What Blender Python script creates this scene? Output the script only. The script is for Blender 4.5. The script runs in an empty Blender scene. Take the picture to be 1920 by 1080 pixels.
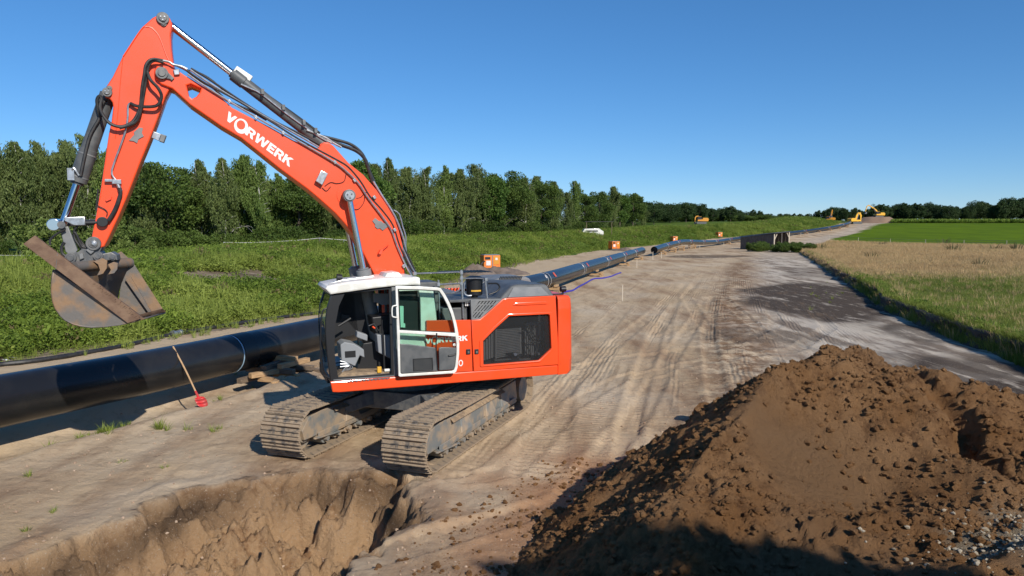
import bpy, bmesh, math, random
import numpy as np
from mathutils import Vector, Matrix, Euler
random.seed(7); rng = np.random.default_rng(7)
scene = bpy.context.scene
COL = scene.collection

# ------------------------------------------------------------------ camera
FPX = 1371.0; PITCH = math.atan(112/FPX); CZ = 4.0
cam_d = bpy.data.cameras.new('camera'); cam = bpy.data.objects.new('camera', cam_d); COL.objects.link(cam)
cam.location = (0, 0, CZ); cam.rotation_euler = (math.pi/2-PITCH, 0, 0)
cam_d.sensor_width = 36; cam_d.lens = 36*FPX/1920; cam_d.clip_start = .1; cam_d.clip_end = 5000
scene.camera = cam
# ------------------------------------------------------------------ light
SUN_EL = math.radians(33); SUN_AZ = math.radians(148)      # clockwise from +Y
sd = Vector((math.sin(SUN_AZ)*math.cos(SUN_EL), math.cos(SUN_AZ)*math.cos(SUN_EL), math.sin(SUN_EL)))
world = bpy.data.worlds.new("World"); scene.world = world; world.use_nodes = True
wn = world.node_tree.nodes; wl = world.node_tree.links; wn.clear()
sky = wn.new('ShaderNodeTexSky'); sky.sky_type = 'NISHITA'; sky.sun_disc = False
sky.sun_elevation = SUN_EL; sky.sun_rotation = SUN_AZ
sky.air_density = 0.8; sky.dust_density = 0.0; sky.ozone_density = 10; sky.altitude = 0
bg = wn.new('ShaderNodeBackground'); bg.inputs['Strength'].default_value = 0.148
wo = wn.new('ShaderNodeOutputWorld')
hs = wn.new('ShaderNodeHueSaturation'); hs.inputs['Saturation'].default_value = 1.14; gm_ = wn.new('ShaderNodeGamma'); gm_.inputs[1].default_value = .8
wl.new(sky.outputs[0], gm_.inputs[0]); wl.new(gm_.outputs[0], hs.inputs['Color']); wl.new(hs.outputs[0], bg.inputs['Color']); wl.new(bg.outputs[0], wo.inputs[0])
sun_d = bpy.data.lights.new('sun', 'SUN'); sun = bpy.data.objects.new('sun', sun_d); COL.objects.link(sun)
sun_d.energy = 4.2; sun_d.angle = math.radians(.55); sun_d.color = (1, .945, .86)
sun.rotation_euler = sd.to_track_quat('Z', 'Y').to_euler(); sun.location = sd*60
scene.view_settings.view_transform = 'Standard'; scene.view_settings.look = 'None'
scene.view_settings.exposure = 0.22; scene.view_settings.gamma = 1
scene.view_settings.use_curve_mapping = False
scene.render.engine = 'CYCLES'; scene.cycles.max_bounces = 6; scene.cycles.transparent_max_bounces = 8

# ------------------------------------------------------------------ helpers
def pray(px, py):
    xc = (px-960)/FPX; yc = -(py-540)/FPX
    return Vector((xc, math.cos(PITCH)+yc*math.sin(PITCH), -math.sin(PITCH)+yc*math.cos(PITCH)))
def gnd(px, py, z=0.):
    d = pray(px, py); t = (z-CZ)/d.z; return Vector((d.x*t, d.y*t, z))
def atY(px, py, Y):
    d = pray(px, py); t = Y/d.y; return Vector((d.x*t, Y, CZ+d.z*t))

def tag(o, label=None, cat=None, group=None, kind=None):
    if label: o['label'] = label
    if cat: o['category'] = cat
    if group: o['group'] = group
    if kind: o['kind'] = kind
    return o
def empty(name, loc=(0, 0, 0), rz=0, label=None, cat=None, group=None):
    o = bpy.data.objects.new(name, None); COL.objects.link(o); o.empty_display_size = .2
    o.location = loc; o.rotation_euler = (0, 0, rz); return tag(o, label, cat, group)
def addobj(name, me, parent=None, m=None):
    o = bpy.data.objects.new(name, me); COL.objects.link(o)
    if parent: o.parent = parent
    if m and not me.materials: me.materials.append(m)
    return o
def kids(o): return [c for c in bpy.data.objects if c.parent == o]
def copy_tree(o, parent=None, km=None):
    if km is None:
        km = {}
        for c in bpy.data.objects:
            if c.parent: km.setdefault(c.parent.name, []).append(c)
    c = o.copy(); COL.objects.link(c); c.parent = parent
    for ch in km.get(o.name, []): copy_tree(ch, c, km)
    return c

class MB:
    def __init__(s): s.v = []; s.f = []; s.mi = []; s.m = 0
    def add(s, vs, fs):
        b = len(s.v); s.v += [tuple(v) for v in vs]; s.f += [tuple(b+i for i in f) for f in fs]; s.mi += [s.m]*len(fs)
    def box(s, c, size, M=None):
        x, y, z = [k/2 for k in size]; c = Vector(c)
        vs = [Vector((a*x, b*y, d*z)) for d in (-1, 1) for b in (-1, 1) for a in (-1, 1)]
        if M is not None: vs = [M @ v for v in vs]
        s.add([c+v for v in vs], [(0, 2, 3, 1), (4, 5, 7, 6), (0, 1, 5, 4), (2, 6, 7, 3), (0, 4, 6, 2), (1, 3, 7, 5)]); return s
    def bar(s, p0, p1, w, h, up=(0, 0, 1)):
        p0 = Vector(p0); p1 = Vector(p1); d = (p1-p0); L = d.length; d.normalize(); up = Vector(up)
        sx = d.cross(up)
        if sx.length < 1e-4: sx = d.cross(Vector((1, 0, 0)))
        sx.normalize(); uz = sx.cross(d)
        M = Matrix((d, sx, uz)).transposed()
        s.box((p0+p1)/2, (L, w, h), M); return s
    def cyl(s, p0, p1, r0, r1=None, n=16, cap=True):
        r1 = r0 if r1 is None else r1
        p0 = Vector(p0); p1 = Vector(p1); d = (p1-p0).normalized()
        a = d.orthogonal().normalized(); b = d.cross(a)
        vs = []
        for p, r in ((p0, r0), (p1, r1)):
            for i in range(n):
                t = 2*math.pi*i/n; vs.append(p+(a*math.cos(t)+b*math.sin(t))*r)
        fs = [(i, (i+1) % n, n+(i+1) % n, n+i) for i in range(n)]
        if cap: fs += [tuple(range(n))[::-1], tuple(range(n, 2*n))]
        s.add(vs, fs); return s
    def tube(s, pts, r, n=8, smooth=0):
        pts = [Vector(p) for p in pts]
        if smooth and len(pts) > 2:
            out = []
            P = [pts[0]*2-pts[1]]+pts+[pts[-1]*2-pts[-2]]
            for i in range(1, len(P)-2):
                for k in range(smooth):
                    t = k/smooth
                    out.append(.5*((2*P[i])+(P[i+1]-P[i-1])*t+(2*P[i-1]-5*P[i]+4*P[i+1]-P[i+2])*t*t+(3*P[i]-P[i-1]-3*P[i+1]+P[i+2])*t**3))
            pts = out+[pts[-1]]
        vs = []; fs = []; a = None
        for i, p in enumerate(pts):
            d = (pts[min(i+1, len(pts)-1)]-pts[max(i-1, 0)]).normalized()
            a = d.orthogonal().normalized() if a is None else (a-d*a.dot(d)).normalized()
            b = d.cross(a); rr = r[i] if isinstance(r, (list, tuple)) else r
            for k in range(n):
                t = 2*math.pi*k/n; vs.append(p+(a*math.cos(t)+b*math.sin(t))*rr)
        for i in range(len(pts)-1):
            for k in range(n):
                fs.append((i*n+k, i*n+(k+1) % n, (i+1)*n+(k+1) % n, (i+1)*n+k))
        fs += [tuple(range(n))[::-1], tuple(range((len(pts)-1)*n, len(pts)*n))]
        s.add(vs, fs); return s
    def loft(s, A, B, close=False, caps=False):
        n = len(A); vs = list(A)+list(B); R = n if close else n-1
        fs = [(i, (i+1) % n, n+(i+1) % n, n+i) for i in range(R)]
        if caps: fs += [tuple(range(n))[::-1], tuple(range(n, 2*n))]
        s.add(vs, fs); return s
    def mesh(s, name, mats, ang=35):
        me = bpy.data.meshes.new(name); me.from_pydata(s.v, [], s.f)
        for m in (mats if isinstance(mats, (list, tuple)) else [mats]): me.materials.append(m)
        if any(s.mi): me.polygons.foreach_set('material_index', s.mi)
        bm = bmesh.new(); bm.from_mesh(me); bmesh.ops.recalc_face_normals(bm, faces=bm.faces); bm.to_mesh(me); bm.free()
        me.shade_smooth(); me.set_sharp_from_angle(angle=math.radians(ang)); me.update()
        return me
    def build(s, name, mats, parent=None, bevel=0, ang=35):
        o = addobj(name, s.mesh(name, mats, ang), parent)
        if bevel:
            b = o.modifiers.new('bevel', 'BEVEL'); b.width = bevel; b.segments = 2; b.limit_method = 'ANGLE'; b.angle_limit = math.radians(40); b.harden_normals = True
        return o

def plate(name, m, parent, outline, y0, y1, holes=(), bevel=.006, ang=32):
    """flat plate with holes: outline in local (x, z), between two y values"""
    cu = bpy.data.curves.new('t', 'CURVE'); cu.dimensions = '2D'; cu.fill_mode = 'BOTH'
    for pl in [outline]+list(holes):
        sp = cu.splines.new('POLY'); sp.points.add(len(pl)-1)
        for i, p in enumerate(pl): sp.points[i].co = (p[0], p[1], 0, 1)
        sp.use_cyclic_u = True
    th = abs(y1-y0)/2; bevel = min(bevel, th*.8)
    cu.extrude = th-bevel; cu.bevel_depth = bevel; cu.bevel_resolution = 1; cu.offset = -bevel
    ob = bpy.data.objects.new('t', cu)
    me = bpy.data.meshes.new_from_object(ob); bpy.data.objects.remove(ob); bpy.data.curves.remove(cu)
    me.transform(Matrix(((1, 0, 0, 0), (0, 0, -1, (y0+y1)/2), (0, 1, 0, 0), (0, 0, 0, 1))))
    me.name = name; me.materials.clear(); me.materials.append(m)
    me.shade_smooth(); me.set_sharp_from_angle(angle=math.radians(ang))
    return addobj(name, me, parent)

# numpy value noise
_T = rng.random((257, 257)).astype(np.float32)
def vnoise(x, y, s=1.0, seed=0):
    x = np.asarray(x)/s+seed*17.31+1000; y = np.asarray(y)/s+seed*7.77+1000
    xi = np.floor(x).astype(int); yi = np.floor(y).astype(int); fx = x-xi; fy = y-yi
    fx = fx*fx*(3-2*fx); fy = fy*fy*(3-2*fy)
    a = _T[xi % 256, yi % 256]; b = _T[(xi+1) % 256, yi % 256]; c = _T[xi % 256, (yi+1) % 256]; d = _T[(xi+1) % 256, (yi+1) % 256]
    return (a*(1-fx)+b*fx)*(1-fy)+(c*(1-fx)+d*fx)*fy-.5
def fbm(x, y, s, n=4, seed=0, g=.5):
    r = 0; a = 1
    for i in range(n): r = r+a*vnoise(x+i*3.1, y-i*5.3, s/2**i, seed+i); a *= g
    return r
def sstep(a, b, x): t = np.clip((x-a)/(b-a), 0, 1); return t*t*(3-2*t)

# ------------------------------------------------------------------ materials
def nodes(m):
    m.use_nodes = True; return m.node_tree.nodes, m.node_tree.links
def mat(name, col, rough=.6, metal=0., col2=None, scale=4., lo=.4, hi=.6, bump=0., bscale=40., coat=0., spec=.5, detail=4, stretch=None, coord='Object', trans=0.):
    m = bpy.data.materials.new(name); n, l = nodes(m); b = n['Principled BSDF']
    b.inputs['Base Color'].default_value = (*col, 1); b.inputs['Roughness'].default_value = rough
    b.inputs['Metallic'].default_value = metal; b.inputs['Specular IOR Level'].default_value = spec
    b.inputs['Coat Weight'].default_value = coat; b.inputs['Coat Roughness'].default_value = .08
    tc = n.new('ShaderNodeTexCoord'); src = tc.outputs[coord]
    if stretch:
        mp = n.new('ShaderNodeMapping'); mp.inputs['Scale'].default_value = stretch; l.new(src, mp.inputs[0]); src = mp.outputs[0]
    if col2:
        t = n.new('ShaderNodeTexNoise'); t.inputs['Scale'].default_value = scale; t.inputs['Detail'].default_value = detail
        l.new(src, t.inputs['Vector'])
        r = n.new('ShaderNodeMapRange'); r.inputs[1].default_value = lo; r.inputs[2].default_value = hi; l.new(t.outputs[0], r.inputs[0])
        x = n.new('ShaderNodeMix'); x.data_type = 'RGBA'; x.inputs[6].default_value = (*col, 1); x.inputs[7].default_value = (*col2, 1)
        l.new(r.outputs[0], x.inputs[0]); l.new(x.outputs[2], b.inputs['Base Color'])
    if bump:
        t = n.new('ShaderNodeTexNoise'); t.inputs['Scale'].default_value = bscale; t.inputs['Detail'].default_value = 5
        l.new(src, t.inputs['Vector']); bp = n.new('ShaderNodeBump'); bp.inputs['Strength'].default_value = 1; bp.inputs['Distance'].default_value = bump
        l.new(t.outputs[0], bp.inputs['Height']); l.new(bp.outputs[0], b.inputs['Normal'])
    return m
def leafmat(name, c1, c2, scale=.6, tr=.35):
    """leaf: diffuse + translucent, colour varies slowly in space and per leaf"""
    m = bpy.data.materials.new(name); n, l = nodes(m); b = n['Principled BSDF']
    out = n['Material Output']
    g = n.new('ShaderNodeNewGeometry'); t = n.new('ShaderNodeTexNoise'); t.inputs['Scale'].default_value = scale
    l.new(g.outputs['Position'], t.inputs['Vector'])
    a = n.new('ShaderNodeMath'); a.operation = 'ADD'; s = n.new('ShaderNodeMath'); s.operation = 'MULTIPLY'; s.inputs[1].default_value = .6
    l.new(g.outputs['Random Per Island'], s.inputs[0]); l.new(s.outputs[0], a.inputs[0]); l.new(t.outputs[0], a.inputs[1])
    t2 = n.new('ShaderNodeTexNoise'); t2.inputs['Scale'].default_value = scale*.22; l.new(g.outputs['Position'], t2.inputs['Vector']); a2 = n.new('ShaderNodeMath'); a2.operation = 'ADD'; l.new(a.outputs[0], a2.inputs[0]); l.new(t2.outputs[0], a2.inputs[1]); a = a2
    r = n.new('ShaderNodeMapRange'); r.inputs[1].default_value = .85; r.inputs[2].default_value = 1.75; l.new(a.outputs[0], r.inputs[0])
    x = n.new('ShaderNodeMix'); x.data_type = 'RGBA'; x.inputs[6].default_value = (*c1, 1); x.inputs[7].default_value = (*c2, 1); l.new(r.outputs[0], x.inputs[0])
    l.new(x.outputs[2], b.inputs['Base Color']); b.inputs['Roughness'].default_value = .6; b.inputs['Specular IOR Level'].default_value = .25
    tl = n.new('ShaderNodeBsdfTranslucent'); l.new(x.outputs[2], tl.inputs[0])
    mx = n.new('ShaderNodeMixShader'); mx.inputs[0].default_value = tr; l.new(b.outputs[0], mx.inputs[1]); l.new(tl.outputs[0], mx.inputs[2]); l.new(mx.outputs[0], out.inputs[0])
    return m
M = {}
M['orange'] = mat('orange_paint', (.86, .076, .012), .40, col2=(.68, .085, .026), scale=1.7, lo=.48, hi=.78, detail=8, coat=.2)
M['orange_dirty'] = mat('orange_paint_dusty', (.80, .07, .02), .5, col2=(.5, .1, .05), scale=3, lo=.5, hi=.8)
M['white'] = mat('white_paint', (.78, .77, .71), .45, col2=(.66, .64, .57), scale=6, coat=.1)
M['dgrey'] = mat('dark_grey_paint', (.075, .08, .082), .5, col2=(.11, .112, .11), scale=6)
M['mgrey'] = mat('mid_grey_paint', (.16, .165, .165), .5, col2=(.20, .20, .195), scale=5)
M['black'] = mat('black_plastic', (.012, .012, .013), .45)
M['rubber'] = mat('black_rubber', (.014, .014, .015), .55, col2=(.03, .028, .026), scale=12)
M['chrome'] = mat('chrome_rod', (.62, .64, .68), .14, 1.)
M['steel'] = mat('zinc_steel', (.50, .51, .52), .35, .8, col2=(.38, .38, .38), scale=15)
M['iron'] = mat('cast_iron_grey', (.10, .105, .11), .5, .3, col2=(.17, .165, .155), scale=9)
M['bucket'] = mat('worn_bucket_steel', (.15, .135, .12), .55, .2, col2=(.27, .165, .09), scale=2.6, lo=.46, hi=.60, bump=.004, bscale=14)
M['rust'] = mat('rusty_steel', (.19, .115, .068), .7, .1, col2=(.13, .072, .042), scale=5, bump=.004, bscale=25)
M['mud_steel'] = mat('muddy_track_steel', (.32, .24, .16), .8, 0, col2=(.11, .095, .08), scale=7, lo=.5, hi=.62, bump=.012, bscale=22)
M['track_frame'] = mat('dusty_grey_frame', (.19, .195, .185), .6, .1, col2=(.37, .28, .19), scale=4, lo=.42, hi=.6, bump=.004)
M['dirt'] = mat('caked_dirt', (.36, .255, .155), .95, col2=(.24, .17, .11), scale=8, bump=.03, bscale=15)
M['wood'] = mat('timber', (.50, .32, .16), .75, col2=(.36, .22, .11), scale=3, stretch=(1, 9, 9), bump=.003)
M['oldwood'] = mat('weathered_timber', (.20, .145, .095), .85, col2=(.12, .085, .06), scale=3, stretch=(1, 9, 9), bump=.003)
M['handle'] = mat('ash_handle', (.56, .36, .19), .5, col2=(.48, .3, .15), scale=10)
M['red'] = mat('red_paint', (.62, .035, .035), .45, col2=(.45, .06, .05), scale=10)
M['yellow'] = mat('yellow_paint', (.80, .42, .02), .5, col2=(.66, .36, .04), scale=2)
M['yellow2'] = mat('ochre_paint', (.62, .26, .02), .5)
M['unit'] = mat('orange_unit_paint', (.80, .21, .02), .5, col2=(.68, .19, .03), scale=3)
M['blue'] = mat('blue_hose', (.05, .035, .33), .5)
M['pipe'] = mat('black_pe_coating', (.0125, .0125, .0135), .27, col2=(.022, .021, .020), scale=1.6, lo=.4, hi=.7, bump=.0015, bscale=3)
M['pipe_joint'] = mat('matt_weld_sleeve', (.010, .010, .011), .4, bump=.003, bscale=6)
M['chalk'] = mat('blue_white_band', (.35, .5, .62), .5)
M['sticker'] = mat('pale_sticker', (.7, .66, .62), .5)
M['redmark'] = mat('red_marker', (.6, .10, .05), .5)
M['leafseat'] = mat('seat_grey', (.24, .25, .26), .6)
M['mint'] = mat('pale_mint_trim', (.42, .66, .54), .5)
M['planks'] = mat('dark_shed_boards', (.085, .072, .062), .85, col2=(.15, .13, .115), scale=2, stretch=(5, 5, .6))
M['roofmat'] = mat('shed_roof_sheet', (.06, .06, .06), .7)
M['palewood'] = mat('pale_post', (.55, .47, .36), .8)
def glassmat():
    m = bpy.data.materials.new('green_tinted_glass'); n, l = nodes(m); out = n['Material Output']; n.remove(n['Principled BSDF'])
    t = n.new('ShaderNodeBsdfTransparent'); t.inputs[0].default_value = (.80, .93, .88, 1)
    g = n.new('ShaderNodeBsdfGlossy'); g.inputs['Roughness'].default_value = .02
    f = n.new('ShaderNodeFresnel'); f.inputs[0].default_value = 1.5
    x = n.new('ShaderNodeMixShader'); l.new(f.outputs[0], x.inputs[0]); l.new(t.outputs[0], x.inputs[1]); l.new(g.outputs[0], x.inputs[2]); l.new(x.outputs[0], out.inputs[0])
    return m
M['glass'] = glassmat()

def screen_mat():
    m = bpy.data.materials.new('dark_mesh_screen'); n, l = nodes(m); out = n['Material Output']; b = n['Principled BSDF']; b.inputs['Base Color'].default_value = (.02, .02, .02, 1); b.inputs['Roughness'].default_value = .5
    t = n.new('ShaderNodeBsdfTransparent'); x = n.new('ShaderNodeMixShader'); x.inputs[0].default_value = .5; l.new(t.outputs[0], x.inputs[1]); l.new(b.outputs[0], x.inputs[2]); l.new(x.outputs[0], out.inputs[0]); return m
M['screen'] = screen_mat()
# =================================================================== MAIN EXCAVATOR
EA = math.radians(201.4); EC = Vector((-2.1, 14.5, 0))
EF = Vector((math.cos(EA), math.sin(EA))); ES = Vector((-math.sin(EA), math.cos(EA)))
EX = empty('excavator', EC, EA, 'large orange tracked excavator with white cab, its door swung open, boom raised', 'excavator')
def L(px, py, y):
    """photo point -> excavator-local point on the vertical plane local y"""
    d = pray(px, py); t = (y+EC.x*ES.x+EC.y*ES.y)/(d.x*ES.x+d.y*ES.y)
    w = Vector((d.x*t-EC.x, d.y*t-EC.y)); return Vector((w.dot(EF), y, CZ+d.z*t))
def P2(pts, y): return [(q.x, q.z) for q in (L(a, b, y) for a, b in pts)]
def P3(pts, y): return [L(a, b, y) for a, b in pts]
def crop(pts, ox, oy, s): return [(ox+a/s, oy+b/s) for a, b in pts]
def lerp2(a, b, t): return (a[0]+(b[0]-a[0])*t, a[1]+(b[1]-a[1])*t)

# ---- undercarriage (own heading)
UR = math.radians(70)-EA
def uc(o): o.rotation_euler = (0, 0, UR); v_ = Matrix.Rotation(UR, 3, 'Z') @ Vector((-.06, -.2, 0)); o.location = v_; return o
a_, R_ = 2.27, .41; zc = .455
def track_pt(s):
    """centre line of the chain: returns (x, z, angle of outward normal)"""
    s %= (4*a_+2*math.pi*R_)
    if s < 2*a_: x = -a_+s; return x, zc+R_+.0, math.pi/2
    s -= 2*a_
    if s < math.pi*R_: t = math.pi/2-s/R_; return a_+R_*math.cos(t), zc+R_*math.sin(t), t
    s -= math.pi*R_
    if s < 2*a_: return a_-s, zc-R_, -math.pi/2
    s -= 2*a_; t = -math.pi/2-s/R_; return -a_+R_*math.cos(t), zc+R_*math.sin(t), t
shoe = MB(); W = .80
shoe.box((0, 0, 0), (.188, W, .022))
for gx, gh in ((-.085, .036), (-.022, .026), (.045, .026)):
    b = len(shoe.v); w = W/2
    vs = [(gx-.012, -w, .011), (gx+.012, -w, .011), (gx+.007, -w+.01, .011+gh), (gx-.005, -w+.01, .011+gh)]
    vs += [(x, -y, z) for x, y, z in vs]
    shoe.add(vs, [(0, 1, 2, 3), (7, 6, 5, 4), (0, 4, 5, 1), (1, 5, 6, 2), (2, 6, 7, 3), (3, 7, 4, 0)])
for yy in (-.11, .11): shoe.box((.01, yy, .02), (.05, .05, .018))
shoe_me = shoe.mesh('track_shoe', [M['mud_steel']])
mudm = MB(); mudm.box((0, 0, .016), (.15, W*.9, .012))
NS = 59; PER = 4*a_+2*math.pi*R_
for side in (-1, 1):
    yc = side*1.19
    for i in range(NS):
        x, z, t = track_pt(PER*i/NS)
        sag = 0
        if 0 < t and abs(x) < a_: sag = -.035*math.cos(x/a_*math.pi/2)
        o = addobj('track_shoe', shoe_me, EX)
        # local: x tangent, z outward
        nrm = Vector((math.cos(t), 0, math.sin(t))); tan = Vector((nrm.z, 0, -nrm.x)); lat = nrm.cross(tan)
        m3 = Matrix((tan, lat, nrm)).transposed().to_4x4()
        o.matrix_local = Matrix.Rotation(UR, 4, 'Z') @ Matrix.Translation((x-.06, yc-.2+random.uniform(-.004, .004), z+sag)) @ m3 @ Matrix.Rotation(random.uniform(-.03, .03), 4, 'Y')
    # frame
    fr = MB()
    prof = [(-a_-.1, .32), (-a_-.16, .5), (-a_+.05, .70), (-a_+.45, .74), (-.9, .70), (-.55, .80), (.6, .80), (1.0, .70), (a_-.4, .72), (a_-.3, .3)]
    hw = .27
    fr.loft([(x, yc-hw, z) for x, z in prof], [(x, yc+hw, z) for x, z in prof], True, True)
    fr.box((-.1, yc+side*-.0, .28), (2*a_-.7, .62, .05)); 
    for k in (-1, 1):
        fr.bar((-a_+.25, yc+k*.31, .33), (a_-.5, yc+k*.31, .33), .02, .09)
        fr.bar((-a_+.1, yc+k*.33, .30), (-a_+1.0, yc+k*.33, .22), .05, .03)
        for q in (-.9, .3, 1.1):
            fr.add([(q-.25, yc+k*.27, .36), (q+.25, yc+k*.27, .36), (q+.15, yc+k*.27, .62), (q-.15, yc+k*.27, .62), (q-.25, yc+k*.34, .36), (q+.25, yc+k*.34, .36)],
                   [(0, 1, 5, 4), (4, 5, 2, 3), (0, 4, 3), (1, 2, 5)])
    fo = uc(fr.build('track_frame', M['track_frame'], EX, .012))
    for k in range(10):
        x = -a_+.52+k*.37; r = MB(); r.cyl((x, yc-.24, .20), (x, yc+.24, .20), .095, n=14); r.cyl((x, yc-.33, .20), (x, yc+.33, .20), .05, n=10)
        r.build('roller', M['track_frame'], fo)
    for x, nm in ((-a_, 'idler_wheel'), (a_, 'drive_sprocket')):
        r = MB(); r.cyl((x, yc-.1, zc), (x, yc+.1, zc), R_-.045, n=28); r.cyl((x, yc-.2, zc), (x, yc+.2, zc), .2, n=20)
        if nm == 'drive_sprocket':
            r.cyl((x, yc-.3, zc), (x, yc+.3, zc), .27, n=20)
            for k in range(11):
                t = k*2*math.pi/11; r.box((x+math.cos(t)*(R_-.03), yc, zc+math.sin(t)*(R_-.03)), (.06, .08, .05), Matrix.Rotation(-t, 3, 'Y'))
        w_ = r.build(nm, M['track_frame'], fo)
    # caked soil lying on the frame
    d = MB(); n = 16; A = []; 
    for i in range(n):
        x = -1.5+i*.17; h = .10*math.sin(i/(n-1)*math.pi)+random.uniform(0, .05)
        A.append([(x, yc-.34, .64), (x, yc-.15, .76+h*.4+random.uniform(0, .04)), (x+random.uniform(-.03, .03), yc+side*-.05, .78+h*.6), (x, yc+.15, .74+h*.4+random.uniform(0, .04)), (x, yc+.36, .6+random.uniform(-.04, .03))])
    for i in range(n-1): d.loft(A[i], A[i+1])
    dd = d.build('caked_soil', M['dirt'], EX, ang=60); uc(dd)
ch = MB()
ch.box((0, 0, .72), (1.5, 1.5, .34))
for sx in (-1, 1):
    for sy in (-1, 1):
        ch.loft([(sx*.25, sy*.5, .62), (sx*.75, sy*.5, .62), (sx*.75, sy*.5, .90), (sx*.25, sy*.5, .90)],
                [(sx*.7, sy*1.0, .45), (sx*1.15, sy*1.0, .45), (sx*1.15, sy*1.0, .72), (sx*.7, sy*1.0, .72)], True, True)
uc(ch.build('chassis', M['iron'], EX, .02))
MB().cyl((0, 0, .88), (0, 0, 1.10), .72, n=40).build('slew_ring', M['iron'], EX)
hz = MB()
for k in range(3): hz.tube([(.2-.15*k, .1, .95), (.45, .35+.1*k, .72), (.95, .5+.12*k, .66), (1.3, .6, .62)], .022, 6, 5)
uc(hz.build('track_motor_hose', M['rubber'], EX))
# long dark centre beam seen between the tracks
# ---- deck + house
Y0 = 1.45
deck = P2([(619.5, 716), (623.5, 735.5), (636, 736), (1049, 702), (1047.5, 684.5), (856, 698.5), (741, 706.5)], Y0)
plate('side_skirt', M['orange'], EX, deck, Y0-.06, Y0, bevel=.02)
far = [(min(x, .9), z) for x, z in deck]
plate('side_skirt', M['orange'], EX, far, -Y0, -Y0+.06, bevel=.02)
dk = MB(); dk.box((-.55, 0, 1.22), (4.2, 2.76, .16)); dk.box((1.35, 0, 1.24), (.6, 1.2, .2)); dk.build('deck', M['black'], EX, .01)
p1 = P2([(856.5, 600.5), (882.5, 599.8), (886.3, 697), (856, 698)], Y0); 
plate('side_panel', M['orange'], EX, P2([(800, 601), (882.5, 599.8), (886.3, 696), (800, 701)], Y0), Y0-.05, Y0, bevel=.008)
door_o = P2(crop([(214, 491), (292, 485), (350, 440), (440, 358), (505, 298), (560, 287), (988, 266), (1022, 900), (236, 964)], 840, 500, 4.908), Y0)
door_h = P2(crop([(322, 682), (440, 563), (560, 455), (918, 437), (930, 445), (946, 745), (938, 762), (845, 853), (830, 862), (332, 902), (324, 893)], 840, 500, 4.908), Y0)
ed = plate('engine_door', M['orange'], EX, door_o, Y0-.05, Y0+.012, [door_h], bevel=.012)
# raised rim round the opening and pressed swage above it
def inset(pl, k):
    cx = sum(p[0] for p in pl)/len(pl); cz = sum(p[1] for p in pl)/len(pl)
    return [(cx+(x-cx)*k, cz+(z-cz)*k) for x, z in pl]
plate('opening_rim', M['orange'], ed, inset(door_h, 1.09), Y0+.008, Y0+.03, [inset(door_h, 1.005)], bevel=.012)
sc_m = MB(); pts_ = [(x, Y0-.03, z) for x, z in inset(door_h, 1.02)]; sc_m.add(pts_, [tuple(range(len(pts_)))]); sc_m.build('mesh_screen', M['screen'], ed)
plate('swage', M['orange'], ed, P2(crop([(590, 352), (618, 330), (895, 316), (912, 340), (900, 345), (640, 358)], 840, 500, 4.908), Y0), Y0+.0, Y0+.03, bevel=.015)
# counterweight: rounded block right across the tail
cwx = [L(1043, 554, Y0), L(1071, 698, Y0)]
xo = [(-2.645, 1.47), (-2.78, 1.44), (-2.87, 1.36), (-2.93, 1.22), (-3.0, .6), (-3.02, 0), (-3.0, -.6), (-2.93, -1.22), (-2.87, -1.36), (-2.78, -1.44), (-2.645, -1.47)]
cw = MB(); zb, zt_ = 1.15, 2.69
rings = []
for z, k in ((zb, .975), (zb+.05, 1.0), (zb+.3, 1.005), (zt_-.25, .995), (zt_-.07, .985), (zt_-.015, .965), (zt_, .93)):
    rings.append([(-.11*(x < -2.7)-1.2+(x+1.2)*(k if x < -2.7 else 1), y*(k if abs(y) > 1.4 else 1) if z > zb+.1 else y, z-(.00 if z < 2 else 0)) for x, y in xo])
for i in range(len(rings)-1): cw.loft(rings[i], rings[i+1], True)
cw.add(rings[0], [tuple(range(len(xo)))]); cw.add(rings[-1], [tuple(range(len(xo)))])
cwo = cw.build('counterweight', M['orange'], EX, .02)
MB().bar((-2.69, 1.475, 1.36), (-2.95, 1.2, 1.37), .006, .012).build('seam', M['black'], cwo)
# far side wall & front/back of engine bay
plate('side_panel', M['orange'], EX, [(-2.64, 1.3), (.5, 1.3), (.5, 2.2), (-.3, 2.2), (-.7, 2.66), (-2.64, 2.68)], -Y0, -Y0+.05, bevel=.01)
bay = MB(); bay.box((-1.75, -.25, 1.95), (1.75, 2.2, 1.25)); bay.build('engine_bay', M['black'], EX)
b2 = MB(); b2.box((-.55, -.1, 1.7), (.7, 2.3, .75)); b2.build('pump_bay', M['black'], EX)
# radiator cores, pipes and hoses seen through the opening
def LB(pts, y): return P3(crop(pts, 840, 500, 4.908), y)
rad = MB(); q = LB([(440, 575), (665, 560), (668, 800), (440, 845)], 1.0)
rad.loft(q, [(v.x, v.y-.12, v.z) for v in q], True, True); ro = rad.build('radiator', M['iron'], EX, .006)
fin = MB()
for k in range(17):
    t = (k+.5)/17; a = q[0].lerp(q[3], t); b = q[1].lerp(q[2], t); fin.bar(a+Vector((0, .012, 0)), b+Vector((0, .012, 0)), .02, .012)
fin.build('fin', M['mgrey'], ro)
for a_q, b_q in ((0, 3), (1, 2)): fb = MB(); fb.bar(q[a_q], q[b_q], .03, .03); fb.build('side_rail', M['mgrey'], ro)
rad = MB()
q = LB([(332, 690), (425, 590), (425, 830), (335, 860)], .95)
for k in range(5):
    t = k/4; rad.bar(q[0].lerp(q[1], t), q[3].lerp(q[2], t), .03, .035)
rad.build('cooler_tube', M['mgrey'], EX)
rad = MB(); q = LB([(710, 530), (850, 520), (852, 800), (712, 810)], .98)
for k in range(9): rad.bar(q[0].lerp(q[1], k/8), q[3].lerp(q[2], k/8), .02, .022)
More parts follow.
